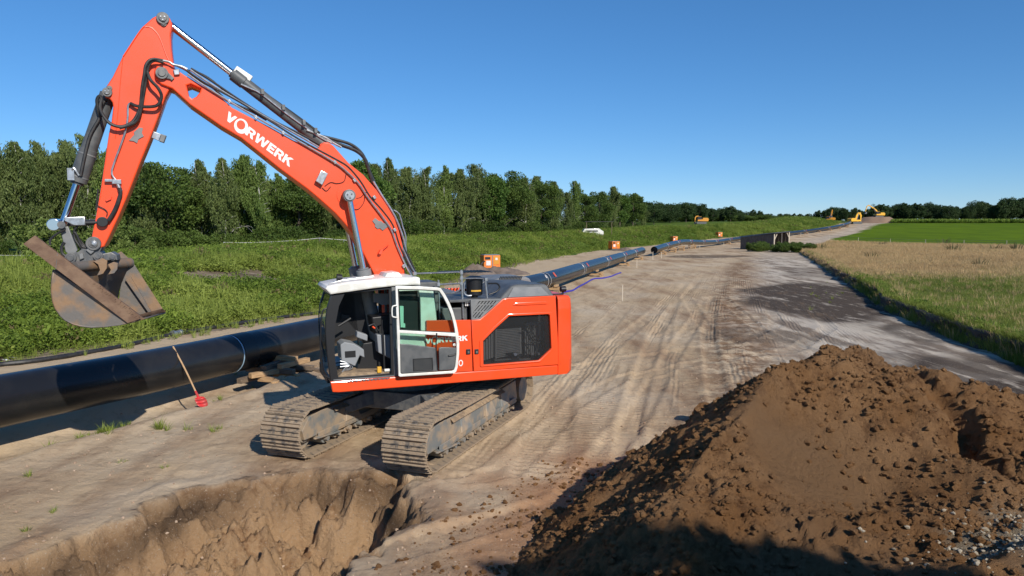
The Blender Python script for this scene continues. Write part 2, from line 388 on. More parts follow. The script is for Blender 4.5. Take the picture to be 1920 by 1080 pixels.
rad.bar(q[0], q[1], .05, .05); rad.build('oil_cooler', M['mgrey'], EX)
for k, pts in enumerate(([(730, 540), (760, 600), (700, 680), (760, 790)], [(740, 535), (800, 640), (860, 690), (905, 730)], [(810, 520), (770, 620), (830, 720), (800, 820)], [(720, 700), (780, 690), (850, 700), (890, 700)], [(670, 590), (700, 595), (706, 640), (702, 700)])):
    MB().tube(LB(pts, 1.1), .014, 6, 6).build('engine_hose', M['rubber'], EX)
pm = MB()
for (cx, cz, w, h, mm) in ((620, 800, 60, 26, 0), (770, 800, 30, 26, 1), (830, 800, 22, 22, 1), (700, 850, 120, 10, 0), (500, 855, 170, 10, 0), (600, 780, 100, 5, 1)):
    v = L(840+cx/4.908, 500+cz/4.908, 1.12); pm.m = mm; pm.box(v, (w/4.908*.0098, .08, h/4.908*.0098))
pm.cyl(L(966.5, 664.5, 1.2), L(966.5, 664.5, 1.1), .03, n=12)
pm.build('pump', [M['iron'], M['steel']], EX)
# latches
for px in (878, 893.5):
    v = L(px, 659.5, Y0+.012); lt = MB(); lt.box(v, (.085, .02, .10)); lo_ = lt.build('latch', M['black'], EX, .01)
    k = MB(); k.box(v+Vector((0, .014, -.005)), (.035, .01, .045)); k.build('latch_handle', M['iron'], lo_)
# grille with diagonal slats
gpoly = P2(crop([(206, 305), (500, 299), (292, 485), (214, 491)], 840, 500, 4.908), 1.43)
go = plate('grille', M['mgrey'], EX, gpoly, 1.40, 1.445, [P2(crop([(235, 395), (285, 318), (470, 312), (285, 470), (225, 474)], 840, 500, 4.908), 1.43)], bevel=.004)
hp = [Vector((x, 0, z)) for x, z in P2(crop([(233, 397), (284, 316), (473, 311), (286, 472), (223, 476)], 840, 500, 4.908), 1.43)]
def clip(p, d, poly):
    ts = []
    for i in range(len(poly)):
        a = poly[i]; b = poly[(i+1) % len(poly)]; e = b-a; den = d.x*e.z-d.z*e.x
        if abs(den) < 1e-9: continue
        w = a-p; t = (w.x*e.z-w.z*e.x)/den; u = (w.x*d.z-w.z*d.x)/den
        if 0 <= u <= 1: ts.append(t)
    return (min(ts), max(ts)) if len(ts) >= 2 else None
dr = Vector((-1, 0, 1.05)).normalized(); pn = Vector((1.05, 0, 1)).normalized()
c0 = sum(hp, Vector())/len(hp)
for k in range(-9, 10):
    p = c0+pn*k*.047; r = clip(p, dr, hp)
    if r and r[1]-r[0] > .04:
        s = MB(); a = p+dr*r[0]; b = p+dr*r[1]; s.bar(Vector((a.x, 1.424, a.z)), Vector((b.x, 1.424, b.z)), .03, .020, (0, 1, 0)); s.build('slat', M['mgrey'], go)
for k in (-1, 0, 1, 2):
    p = c0+Vector((0, 0, k*.13-.04)); r = clip(p, Vector((1, 0, .05)), hp)
    if r: s = MB(); a = p+Vector((1, 0, .05))*r[0]; b = p+Vector((1, 0, .05))*r[1]; s.bar(Vector((a.x, 1.412, a.z)), Vector((b.x, 1.412, b.z)), .02, .02); s.build('cross_bar', M['mgrey'], go)
bk = MB(); bk.loft([(x, 1.36, z) for x, z in gpoly], [(x, 1.34, z) for x, z in gpoly], True, True); bk.build('grille_back', M['black'], go)
def letters(word, font_h, name, m, parent, O, ux, uz, ny, th=.004, bigO=False):
    """block capitals as flat vinyl: O origin, ux along, uz up, ny out"""
    def rect(x0, y0, x1, y1): return [(x0, y0), (x1, y0), (x1, y1), (x0, y1)]
    t = .27
    G = {'V': (1.1, [[(0, 1), (.33, 1), (.60, .38), (.47, 0), (.40, 0)], [(.47, 0), (.72, 0), (1.1, 1), (.8, 1), (.45, .33)]]),
         'R': (1.0, [rect(0, 0, .31, 1), [(.31, 1), (.70, 1), (.90, .93), (.31, .78)], [(.90, .93), (.99, .72), (.70, .70), (.62, .78)], [(.99, .72), (.92, .47), (.62, .54), (.70, .70)], [(.92, .47), (.31, .36), (.31, .56), (.62, .56)], [(.45, .42), (.78, .44), (1.04, 0), (.70, 0)], [(.31, .77), (.64, .78), (.9, .93), (.31, 1)]]),
         'W': (1.6, [[(0, 1), (.31, 1), (.52, 0), (.26, 0)], [(.26, 0), (.55, 0), (.86, 1), (.66, 1)], [(.66, 1), (.94, 1), (1.30, 0), (1.02, 0)], [(1.04, 0), (1.32, 0), (1.6, 1), (1.29, 1)]]),
         'E': (.86, [rect(0, 0, .31, 1), rect(.31, .77, .86, 1), rect(.31, .39, .78, .62), rect(.31, 0, .86, .23)]),
         'K': (1.1, [rect(0, 0, .31, 1), [(.31, .40), (.31, .72), (.70, 1), (1.08, 1)], [(.34, .56), (.58, .70), (1.12, 0), (.74, 0)]])}
    x = 0
    for c in word:
        mb = MB()
        if c in 'O0':
            rx, rz, cz = (.78, .80, .47) if bigO else (.36, .5, .5)
            tt = .30 if bigO else .15
            n = 36 if bigO else 8
            pts = [(math.cos(2*math.pi*(i+.5*(not bigO))/n), math.sin(2*math.pi*(i+.5*(not bigO))/n)) for i in range(n)]
            for i in range(n):
                a, b = pts[i], pts[(i+1) % n]
                off = .10 if bigO else 0
                def ip(q): return (x+rx+q[0]*(rx-tt)-off*.8*(bigO), cz+q[1]*(rz-tt)+off*(bigO))
                def op(q): return (x+rx+q[0]*rx, cz+q[1]*rz)
                quad = [op(a), op(b), ip(b), ip(a)]
                A = [O+(ux*u+uz*v)*font_h for u, v in quad]; mb.loft(A, [p+ny*th for p in A], True, True)
            w = 2*rx-.14*bigO
        else:
            w, polys = G[c]
            for i, pl in enumerate(polys):
                A = [O+(ux*(x+u)+uz*v)*font_h-ny*.0003*i for u, v in pl]; mb.loft(A, [p+ny*th for p in A], True, True)
        o = addobj(name, mb.mesh(name, [m]), parent); x += w+(.02 if bigO and c == 'V' else .10)
    return x
M['vinyl'] = mat('white_vinyl', (.80, .79, .76), .5)
# small VORWERK on the side panel (its left half is seen behind the door) and the last digit of the type number
o1 = L(846.5, 640.0, Y0); e1 = L(880, 637.4, Y0); ux = (e1-o1).normalized()
spn = [o for o in kids(EX) if o.name.startswith('side_panel')][0]
letters('ERK', .097, 'letter', M['vinyl'], spn, L(847.0, 640.6, Y0)+Vector((0, .002, 0)), ux, Vector((0, 0, 1)), Vector((0, 1, 0)))
letters('VORW', .097, 'letter', M['vinyl'], spn, L(847.0, 640.6, Y0)+Vector((0, .002, 0))-ux*.50, ux, Vector((0, 0, 1)), Vector((0, 1, 0)), bigO=True)
letters('0', .125, 'digit', M['vinyl'], spn, L(859.5, 687.2, Y0)+Vector((0, .002, 0)), ux, Vector((0, 0, 1)), Vector((0, 1, 0)))
# hood
hd = P2([(928, 561), (957, 536), (966, 533.2), (1019, 532.4), (1024, 534), (1034, 555)], 1.25)
hm = MB(); A = [(x, 1.42 if z < 2.8 else 1.28, z) for x, z in hd]; B = [(x, -.2, z+.0) for x, z in hd]; hm.loft(A, B, True, True)
ho = hm.build('engine_hood', M['dgrey'], EX, .03)
hp2 = P2(crop([(535, 283), (610, 196), (862, 190), (915, 265)], 840, 500, 4.908), 1.36)
hp3 = MB(); A = [(x, 1.445 if z < 2.78 else 1.318, z+.004) for x, z in hp2]; hp3.loft(A, [(x, y+.006, z+.004) for x, y, z in A], True, True); hp3.build('hood_panel', M['mgrey'], ho)
hx = MB(); hx.box((-1.55, .55, 2.66), (2.15, 1.7, .05)); hx.build('hood_base', M['dgrey'], EX, .01)
# louvred rear cover (further across)
c2 = P2([(890, 547), (905, 528), (936, 521), (985, 519), (992, 522), (1003, 545)], -.3)
lm = MB(); lm.loft([(x, -.25, z) for x, z in c2], [(x, -1.4, z) for x, z in c2], True, True); lc = lm.build('louvre_cover', M['mgrey'], EX, .03)
q = P3(crop([(420, 170), (470, 140), (660, 133), (690, 155)], 840, 500, 4.908), -.24)
q = [L(915, 545, -.24), L(935, 530.5, -.24), L(975, 527.5, -.24), L(981, 534, -.24)]
for k in range(15):
    x = q[1].x+(q[2].x-q[1].x)*k/14
    s = MB(); s.bar((x+.03, -.245, 2.80), (x-.05, -.245, 2.98), .012, .02); s.build('louvre', M['black'], lc)
top = MB()
for k in range(14):
    x = -1.0-k*.075; top.box((x, -.85, 3.065), (.03, .8, .012))
top.build('vent_slot', M['black'], lc)
# things on the deck between cab and engine
bx = MB(); v0 = L(787, 519, .95); bx.box((-.12, .65, 2.72), (.52, .7, .55)); bx.build('filter_box', M['dgrey'], EX, .02)
bx = MB(); bx.box((-.45, -.75, 2.2), (1.5, 1.2, .95)); bx.build('tank', M['mgrey'], EX, .03)
bx = MB(); bx.box((-.62, .6, 2.25), (.5, 1.35, .55)); bx.build('battery_box', M['dgrey'], EX, .02)
bx = MB(); bx.box((-.98, 1.2, 2.42), (.16, .3, .50)); bx.build('relay_box', M['black'], EX, .02)
dec = MB(); v = L(877, 569, 1.36)
for k in range(2):
    for j in range(3): dec.box(v+Vector((-.03+.035*j, 0, .02-.05*k)), (.025, .006, .03))
dec.build('decal', M['sticker'], EX)
# pre-cleaner
pc = MB(); v = L(889.5, 549, 1.05); s = .0103
pc.cyl(v+Vector((0, 0, -.03)), v+Vector((0, 0, .26)), .152, .162, 28); pc.cyl(v+Vector((0, 0, .26)), v+Vector((0, 0, .30)), .17, .16, 28)
pc.cyl(v+Vector((0, 0, .30)), v+Vector((0, 0, .325)), .16, .09, 28); pc.cyl(v+Vector((0, 0, -.16)), v+Vector((0, 0, -.03)), .065, n=18); pc.cyl(v+Vector((0, 0, -.05)), v+Vector((0, 0, -.03)), .12, .152, 28)
po = pc.build('air_cleaner', M['black'], EX)
lb = MB(); n = 8
A = [v+Vector((.166*math.cos(t), .166*math.sin(t), .035)) for t in [math.radians(50+k*10) for k in range(n)]]
lb.loft(A, [p+Vector((0, 0, .03)) for p in A]); lb.build('yellow_label', M['yellow'], po)
# handrails
hr = MB()
def rail(pts, y, r=.017, sm=0): hr.tube(P3(pts, y), r, 7, sm)
rail([(778, 513), (865, 510)], 1.0); rail([(865, 506), (868.5, 597)], 1.3, .02); rail([(824, 533.5), (863, 531.5)], 1.3)
rail([(910, 524), (913.5, 559)], 1.3, .018); rail([(868, 522), (912, 522)], 1.25, .013); rail([(822, 525), (824.5, 602)], 1.2, .018)
rail([(834, 550), (850, 549), (862, 543), (864, 534)], 1.3, .014, 5)
rail([(871, 530), (870, 548), (876, 554), (884, 554)], 1.2, .016, 5)
for p in ((865, 521), (865, 532), (865, 511), (822, 533), (778, 513), (911, 524)):
    hr.box(L(p[0], p[1], 1.3), (.05, .05, .06))
hr.build('handrail', M['steel'], EX)
rl = MB(); rl.tube(P3([(915, 531.5), (931, 531.5), (936, 536), (936, 541), (930, 547), (917, 552)], 1.1), .016, 7, 5); rl.build('grab_rail', M['black'], EX)
wl_ = MB(); v = L(1055.5, 542, 1.2); wl_.cyl(v+Vector((.05, 0, 0)), v+Vector((-.05, .0, .0)), .055, .06, 14); wl_.bar(v, v-Vector((0, 0, .1)), .03, .03); wl_.bar(v-Vector((-.0, 0, .1)), v-Vector((-.22, 0, .1)), .05, .03); wl_.build('work_light', M['black'], EX)

# ---- cab
YN, YF = 1.42, .36
roofp = P2([(609, 541), (612.5, 536), (645, 529.3), (723, 521), (783, 519.3), (786.5, 521), (787.5, 534.5), (779, 534), (736, 536.5), (700, 540.5), (619.5, 552)], YN)
CAB = MB(); 
# floor + rear wall of the cab
CAB.box((.72, (YN+YF)/2, 1.34), (1.86, YN-YF, .06)); cabo = CAB.build('cab_floor', M['dgrey'], EX, .01)
ro = plate('cab_roof', M['white'], EX, roofp, YF-.02, YN+.05, bevel=.03)
hump = P2(crop([(588, 92), (612, 55), (710, 48), (740, 74), (740, 92)], 590, 500, 4.5), 1.15)
plate('roof_hump', M['white'], ro, hump, .55, 1.15, bevel=.015)
hatch = P2([(648, 528.5), (650, 526), (690, 520.5), (712, 520), (712, 522)], 1.1); plate('roof_hatch', M['white'], ro, hatch, .6, 1.1, bevel=.01)
frame_o = P2([(621, 552), (613, 577), (610, 600), (610, 625), (613, 665), (619.5, 716), (741, 706), (734.5, 537)], YN-.02)
hole = P2([(646, 547.5), (731, 540.5), (735.5, 702), (633, 710.5), (627.5, 680), (625.5, 655), (627, 610), (634, 573)], YN-.02)
cf = plate('cab_frame', M['black'], EX, frame_o, YN-.09, YN-.02, [hole], bevel=.015)
fh1 = P2([(646, 549), (676, 546.5), (688, 640), (690, 690), (633, 700), (627.5, 680), (625.5, 655), (627, 610), (634, 573)], YN-.02)
fh2 = P2([(704, 545), (729, 543), (731, 612), (712, 612)], YN-.02)
plate('cab_frame', M['black'], EX, frame_o, YF, YF+.07, [fh1, fh2], bevel=.015)
# front screen frame bars between the two sides
ff = MB()
fx = P2([(621, 552), (613, 577), (610, 600), (610, 625), (613, 665), (619.5, 716)], YN-.02)
ff.bar((fx[0][0]-.02, YN-.05, fx[0][1]), (fx[0][0]-.02, YF+.04, fx[0][1]), .06, .06); ff.bar((fx[-1][0]-.03, YN-.05, fx[-1][1]+.02), (fx[-1][0]-.03, YF+.04, fx[-1][1]+.02), .06, .06)
ff.build('screen_frame', M['black'], EX)
gl = MB(); gl.loft([(x-.02, YN-.1, z) for x, z in fx], [(x-.02, YF+.08, z) for x, z in fx]); gl.build('windscreen', M['glass'], EX)
wp = MB(); wp.tube([(fx[-1][0]+.02, .95, 1.6), (fx[3][0]+.03, .8, 2.1), (fx[2][0]+.02, .6, 2.3)], .012, 6); wp.build('wiper', M['black'], EX)
# front grab handle
fr_ = MB(); fr_.tube(P3([(613, 578), (605, 584), (602, 610), (601, 650), (603, 685), (606, 703), (618, 709)], YN+.02), .014, 7, 4); fr_.build('grab_handle', M['black'], EX)
# pillar between opening and door
pl_ = MB(); A = P2([(734, 537), (741, 537), (746, 706), (739, 706)], YN); pl_.loft([(x, YN, z) for x, z in A], [(x, YN-.1, z) for x, z in A], True, True); pl_.build('door_pillar', M['mgrey'], EX, .008)
# rear part of the cab side, seen through the door glass
YR = YN-.04
ra = P2([(741, 537), (783, 536), (812, 540), (819, 600), (822, 702), (745, 706)], YR)
rh = P2([(747, 546), (785, 545), (788, 560), (789.5, 622), (748, 621)], YR)
rear = plate('cab_rear_side', M['white'], EX, ra, YR-.08, YR, [rh], bevel=.012)
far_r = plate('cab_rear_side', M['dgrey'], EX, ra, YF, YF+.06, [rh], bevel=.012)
rs = MB(); A = P2([(747, 546), (785, 545), (789, 622), (748, 621)], YR-.03); rs.loft([(x, YR-.12, z) for x, z in A], [(x, YR-.14, z) for x, z in A], True, True); rs.build('rear_side_window', M['black'], rear)
tr = MB(); A = P2(crop([(715, 335), (752, 335), (752, 480), (766, 482), (766, 515), (715, 512)], 590, 500, 4.5), YR); tr.loft([(x, YR-.02, z) for x, z in A], [(x, YR-.10, z) for x, z in A], True, True); tr.build('fuse_cover', M['mint'], rear)
rw = MB(); rw.box((-.17, (YN+YF)/2, 1.75), (.05, YN-YF, .8)); rw.build('cab_rear_wall', M['white'], EX, .01)
pn_ = MB(); pn_.box((-.2, .9, 2.0), (.08, .9, 1.3)); pn_.build('partition', M['dgrey'], EX)
# ---- cab door, swung open flat along the side
YD = 1.60
dk_ = lambda pts: P2(crop(pts, 590, 500, 4.5), YD)
dout = dk_([(682, 168), (700, 163), (880, 166), (1040, 176), (1066, 182), (1100, 230), (1138, 300), (1170, 380), (1196, 470), (1214, 560), (1222, 650), (1220, 740), (1208, 850), (1196, 885), (1180, 900), (722, 930), (708, 922), (696, 600)])
h1 = dk_([(702, 190), (880, 193), (1040, 202), (1052, 206), (1085, 256), (1118, 320), (1150, 400), (1172, 480), (1182, 530), (1184, 560), (940, 548), (718, 535)])
h2 = dk_([(720, 560), (940, 574), (1188, 590), (1198, 650), (1196, 740), (1186, 840), (1176, 872), (1160, 880), (735, 905), (725, 896)])
door = plate('cab_door', M['white'], EX, dout, YD-.05, YD, [h1, h2], bevel=.010)
for h in (h1, h2):
    gg = MB(); gg.loft([(x, YD-.022, z) for x, z in h], [(x, YD-.028, z) for x, z in h], True, True); gg.build('glass', M['glass'], door)
plate('window_seal', M['black'], door, h1, YD-.03, YD-.012, [inset(h1, .965)], bevel=.003)
pA = dk_([(722, 652), (790, 655), (1008, 682), (1030, 690), (1040, 880), (735, 903), (724, 893)])
plate('lower_panel', M['dgrey'], door, pA, YD-.035, YD+.01, bevel=.012)
pB = dk_([(1048, 690), (1070, 680), (1194, 684), (1190, 760), (1182, 845), (1172, 868), (1050, 876)])
plate('latch_panel', M['dgrey'], door, pB, YD-.035, YD+.008, bevel=.012)
MB().tube(P3(crop([(1030, 560), (1024, 680), (1036, 870)], 590, 500, 4.5), YD+.01), .012, 6, 3).build('locking_rod', M['black'], door)
hq = P3(crop([(700, 325), (665, 332), (654, 350), (654, 410), (665, 424), (700, 430)], 590, 500, 4.5), YD+.03); MB().tube(hq, .012, 8, 4).build('door_handle', M['white'], door)
lk = MB(); lk.tube(P3(crop([(1130, 750), (1175, 745), (1190, 735)], 590, 500, 4.5), YD+.03), .014, 6); lk.cyl(L(851, 645.5, YD+.0), L(851, 645.5, YD+.03), .028, n=14); lk.build('latch_lever', M['black'], door)
nb = MB(); v = L(851, 645.8, YD); nb.cyl(v, v+Vector((0, .035, 0)), .026, n=14); nb.build('knob', M['white'], door)
mk = P2(crop([(828, 778), (995, 768), (1000, 872), (832, 882)], 590, 500, 4.5), YD+.012)
mp = plate('pocket_frame', M['black'], door, mk, YD+.008, YD+.022, [inset(mk, .9)], bevel=.003)
net = MB(); mkv = [Vector((x, 0, z)) for x, z in mk]; cc = sum(mkv, Vector())/4
for d_ in (Vector((1, 0, .62)), Vector((1, 0, -.62))):
    d_.normalize(); pn = Vector((-d_.z, 0, d_.x))
    for k in range(-9, 10):
        p = cc+pn*k*.028; r = clip(p, d_, mkv)
        if r: a = p+d_*r[0]; b = p+d_*r[1]; net.bar((a.x, YD+.016, a.z), (b.x, YD+.016, b.z), .006, .006)
net.build('pocket_net', M['black'], door)
# ---- interior
st = MB(); A = P2(crop([(505, 560), (632, 570), (640, 600), (636, 770), (520, 712)], 590, 500, 4.5), .95); st.loft([(x, 1.15, z) for x, z in A], [(x, .55, z) for x, z in A], True, True); seat = st.build('seat', M['leafseat'], EX, .02)
st = MB(); A = P2(crop([(470, 420), (650, 400), (650, 560), (500, 570)], 590, 500, 4.5), .9); st.loft([(x, 1.0, z) for x, z in A], [(x, .5, z) for x, z in A], True, True); st.build('seat_back', M['black'], seat, .03)
st = MB(); A = P2(crop([(350, 540), (440, 570), (438, 625), (345, 590)], 590, 500, 4.5), .9); st.loft([(x, 1.0, z) for x, z in A], [(x, .8, z) for x, z in A], True, True); st.build('armrest', M['leafseat'], seat, .02)
st = MB(); A = P2(crop([(205, 650), (240, 625), (320, 640), (405, 690), (410, 760), (370, 740), (330, 830), (215, 780)], 590, 500, 4.5), 1.0); st.loft([(x, 1.15, z) for x, z in A], [(x, .7, z) for x, z in A], True, True); cn = st.build('console', M['leafseat'], EX, .02)
mk2 = P2(crop([(255, 715), (345, 708), (347, 762), (258, 768)], 590, 500, 4.5), 1.16); plate('speaker_grille', M['black'], cn, mk2, 1.152, 1.162, bevel=.002)
st = MB(); A = P2(crop([(345, 860), (400, 640), (660, 600), (662, 880)], 590, 500, 4.5), .8); st.loft([(x, .9, z) for x, z in A], [(x, .5, z) for x, z in A], True, True); st.build('seat_base', M['black'], EX, .02)
st = MB(); st.tube(P3(crop([(570, 450), (575, 560), (590, 880)], 590, 500, 4.5), 1.2), .018, 6); st.tube(P3(crop([(455, 500), (500, 480), (540, 540)], 590, 500, 4.5), 1.1), .016, 6); st.tube(P3(crop([(200, 500), (250, 470), (305, 435)], 590, 500, 4.5), .9), .022, 6); st.build('control_lever', M['black'], EX)
st = MB(); st.tube(P3(crop([(488, 505), (508, 520)], 590, 500, 4.5), 1.12), .016, 6); st.build('red_lever', M['orange'], EX)
st = MB(); A = P2(crop([(195, 925), (230, 890), (660, 880), (665, 905)], 590, 500, 4.5), 1.25); st.loft([(x, 1.3, z) for x, z in A], [(x, .5, z-.02) for x, z in A], True, True); st.build('floor_mat', M['dirt'], EX)
st = MB(); v = L(711, 693, 1.3); st.box(v, (.075, .06, .11)); st.build('yellow_box', M['yellow'], EX, .008)
st = MB(); v = L(729, 694, 1.3); st.cyl(v+Vector((.08, 0, 0)), v-Vector((.08, 0, 0)), .03, n=10); st.build('pale_bottle', M['white'], EX)
st = MB()
for k in range(4): st.tube(P3(crop([(215, 770+k*25), (260+10*k, 800+k*12), (320-20*k, 850), (230, 890)], 590, 500, 4.5), 1.1+.04*k), .012, 6, 4)
st.build('cable', M['steel'], EX)
st = MB(); A = P2(crop([(490, 225), (640, 225), (640, 315), (560, 320), (520, 300), (495, 300)], 590, 500, 4.5), .6); st.loft([(x, .65, z) for x, z in A], [(x, .6, z) for x, z in A], True, True); st.build('sun_blind', M['leafseat'], EX)
st = MB(); A = P2(crop([(225, 400), (290, 405), (310, 440), (225, 450)], 590, 500, 4.5), .5); st.loft([(x, .50, z) for x, z in A], [(x, .46, z) for x, z in A], True, True); st.build('mirror', M['black'], EX, .01)
# step grid along the sill
sg = MB()
for k in range(11):
    a = L(653+k*7.2, 716.8-k*.62, Y0+.01); sg.bar(a, a+Vector((-.05, 0, .022)), .02, .014)
sg.bar(L(652, 715, Y0+.01), L(731, 708.2, Y0+.01), .02, .008); sg.build('step_grid', M['steel'], EX)
# roof lamp
wl_ = MB(); v = L(637, 521, 1.1); wl_.cyl(v+Vector((.05, 0, 0)), v-Vector((.04, 0, 0)), .075, .06, 16); wl_.bar(v, v-Vector((0, 0, .11)), .035, .03); wl_.box(v-Vector((0, 0, .11)), (.16, .10, .04)); wl_.build('roof_lamp', M['black'], EX)
rb = MB(); rb.tube(P3([(614, 536), (618, 531.5), (640, 526), (655, 524), (700, 518)], 1.3), .009, 6); rb.build('roof_rail', M['steel'], EX)

# ---- boom
BY = .30
C2 = lambda p: crop(p, 400, 180, 2.842)
low = [(323, 166), (356, 196), (415, 237)]+C2([(150, 225), (350, 385), (500, 495), (560, 545), (650, 625), (700, 680), (750, 745), (800, 840), (865, 968)])+[(712, 545), (730, 600)]
up = [(775, 600), (764, 540), (759, 516)]+C2([(1015, 900), (1010, 800), (990, 720), (965, 650), (930, 590), (870, 500), (800, 420), (720, 355), (640, 265), (615, 247), (590, 247), (566, 268), (560, 278), (430, 238), (300, 165), (100, 62)])+[(410, 178), (380, 161), (345, 140), (322, 124), (308, 117), (296, 120), (289, 131), (290, 145), (302, 158)]
hole1 = P2([(350, 160), (358, 157.5), (377, 165.5), (375, 172), (368, 181), (360, 185), (354, 180)], BY)
boom = plate('boom', M['orange'], EX, P2(low+up, BY), -BY, BY, [hole1], bevel=.022)
# text
ta = L(430.5, 230.2, BY); tb = L(545, 314.8, BY); ux = (tb-ta).normalized(); uz = Vector((ux.z, 0, -ux.x)); uz = uz if uz.z > 0 else -uz
sc_ = (tb-ta).length/((141.6)/17.0)*1.0
letters('VORWERK', 16.6*.00945, 'letter', M['vinyl'], boom, ta-ux*.108+Vector((0, .0015, 0)), ux, (uz+ux*-.12).normalized(), Vector((0, 1, 0)), bigO=True)
pq = [(600+a/7.715, 380+b/7.715) for a, b in ((755, 265), (795, 220), (850, 265), (880, 262), (920, 300), (945, 295), (985, 345), (905, 405), (865, 370), (830, 380), (790, 345), (795, 315))]
plate('grey_plaque', M['mgrey'], boom, P2(pq, BY), BY+.0, BY+.02, bevel=.003)
plate('junction_box', M['steel'], boom, P2([(590.5, 340), (601, 320), (613.6, 326), (603, 348)], BY), BY, BY+.11, bevel=.01)
plate('lifting_hook', M['orange_dirty'], boom, P2([(708, 475), (712, 468), (716, 467), (728, 459), (717, 468), (715, 475), (711, 477)], BY), BY, BY+.09, bevel=.006)
def pin(c, r, y, parent, h=.05, m=None, bolts=3, name='pin'):
    v = L(c[0], c[1], y); p = MB(); p.cyl(v, v+Vector((0, h, 0)), r, n=24); p.cyl(v+Vector((0, h, 0)), v+Vector((0, h+.02, 0)), r*.62, n=18)
    o = p.build(name, m or M['iron'], parent, .006)
    for k in range(bolts):
        t = k*2*math.pi/bolts+.5; w = v+Vector((math.cos(t)*r*.35, h+.02, math.sin(t)*r*.35)); MB().cyl(w, w+Vector((0, .012, 0)), r*.13, n=8).build('bolt', M['steel'], o)
    return o
# doubler ring round the cylinder pin
rg = MB(); v = L(654, 366, BY); rg.cyl(v, v+Vector((0, .012, 0)), .22, n=36); rg.build('doubler_ring', M['orange'], boom)
wi = MB()
for pts in ([(609, 349), (620, 342), (632, 344), (645, 340), (649, 326)], [(668, 372), (676, 370), (684, 362), (688, 360)], [(662, 392), (672, 392), (682, 380), (684, 366)], [(604, 352), (612, 358), (620, 350)]):
    wi.tube(P3(pts, BY+.015), .006, 5, 4)
wi.build('boom_wire', M['rubber'], boom)
bk = plate('cylinder_bracket', M['orange'], boom, P2(C2([(563, 272), (570, 255), (590, 245), (610, 247), (630, 262), (720, 360), (640, 330)]), .2), .12, .22, bevel=.01)
# ---- boom cylinders
for yy, nm in ((.45, 0), (-.45, 1)):
    a = L(654, 367, .45); b = L(682, 510, .45); d = (b-a).normalized()
    a = Vector((a.x, yy, a.z)); e = a+d*1.42; f = a+d*3.3
    c = MB(); c.cyl(e, f, .125, n=24); c.cyl(e-d*.02, e+d*.16, .14, n=24); c.cyl(e-d*.05, e-d*.02, .10, n=20)
    bc = c.build('boom_cylinder', M['mgrey'], EX, .006)
    c = MB(); c.cyl(a, e+d*.05, .058, n=20); c.build('piston_rod', M['chrome'], bc)
    c = MB(); c.cyl(a-Vector((0, .09, 0)), a+Vector((0, .09, 0)), .115, n=26); c.build('rod_eye', M['iron'], bc, .008)
    s_ = 1 if yy > 0 else -1
    c = MB(); c.cyl(a+Vector((0, s_*.09, 0)), a+Vector((0, s_*.115, 0)), .085, n=22); c.build('pin_cap', M['steel'], bc)
    for k in range(3):
        t = k*2.094+.4; w = a+Vector((math.cos(t)*.045, s_*.115, math.sin(t)*.045)); MB().cyl(w, w+Vector((0, s_*.012, 0)), .015, n=8).build('bolt', M['iron'], bc)
# ---- arm
AY = .24
C1 = lambda p: crop(p, 120, 20, 3.857)
left = [(296, 28), (286, 33), (276, 42), (268, 49), (260, 59), (245, 81), (231, 103), (211, 144), (195, 168), (193.5, 176), (197, 182), (206, 186), (210.5, 192), (212, 201), (209, 227), (204, 250), (198, 290), (189, 351), (180, 403), (172, 442), (171, 452), (177, 462), (188, 465), (196, 462)]
right = [(204, 446), (223, 405), (240, 365), (265, 300), (280, 264), (296, 222), (310, 182), (322, 160), (325, 140), (325, 118), (321, 87), (320, 64), (323, 44), (318, 33), (310, 27.5), (303, 26)]
arm = plate('arm', M['orange'], EX, P2(left+right, AY), -AY, AY, bevel=.022)
rib = MB(); rib.tube(P3(C1([(430, 330), (560, 135), (600, 118), (640, 130), (690, 190), (740, 320), (760, 360)]), AY+.0), .013, 6, 4); rib.build('weld_seam', M['orange'], arm)
rib = MB(); rib.tube(P3([(231, 104), (226, 150), (222, 200), (216, 260)], AY-.001), .007, 6, 4); rib.build('weld_seam', M['orange'], arm)
pq = C1([(470, 940), (510, 895), (505, 880), (545, 845), (572, 850), (565, 885), (578, 910), (540, 930), (530, 960), (505, 945)])
plate('grey_plaque', M['mgrey'], arm, P2(pq, AY), AY, AY+.02, bevel=.003)
pin((305.5, 35), .10, AY, arm); pin((307, 44.5), .05, AY, arm, .03, bolts=0)
pin((201.5, 173.5), .075, AY, arm); pin((205, 166), .045, AY, arm, .03, bolts=0)
br = MB(); v = L(284.5, 255, AY-.06); 
plate('lamp_bracket', M['steel'], arm, P2(C1([(635, 870), (700, 893), (685, 940), (628, 915)]), AY-.1), AY-.16, AY-.10, bevel=.004)
plate('arm_lamp', M['mgrey'], arm, P2(C1([(703, 893), (740, 905), (722, 955), (690, 945)]), AY-.1), AY-.2, AY-.06, bevel=.01)
plate('hook', M['orange_dirty'], arm, P2([(198, 375), (207, 371), (210, 369), (209, 374), (200, 378)], AY), AY, AY+.04, bevel=.003)
# elbow pin with its retaining arm, on the boom fork
pin((304, 138), .10, BY, boom, .07, M['iron'], 0)
plate('pin_retainer', M['iron'], boom, P2(C1([(680, 425), (730, 425), (770, 462), (798, 490), (780, 510), (768, 498), (720, 490), (690, 480), (668, 455)]), BY+.01), BY, BY+.04, bevel=.01)
plate('pipe_clamp', M['steel'], boom, P2(C1([(790, 430), (835, 425), (838, 465), (800, 470)]), BY), BY, BY+.05, bevel=.01)

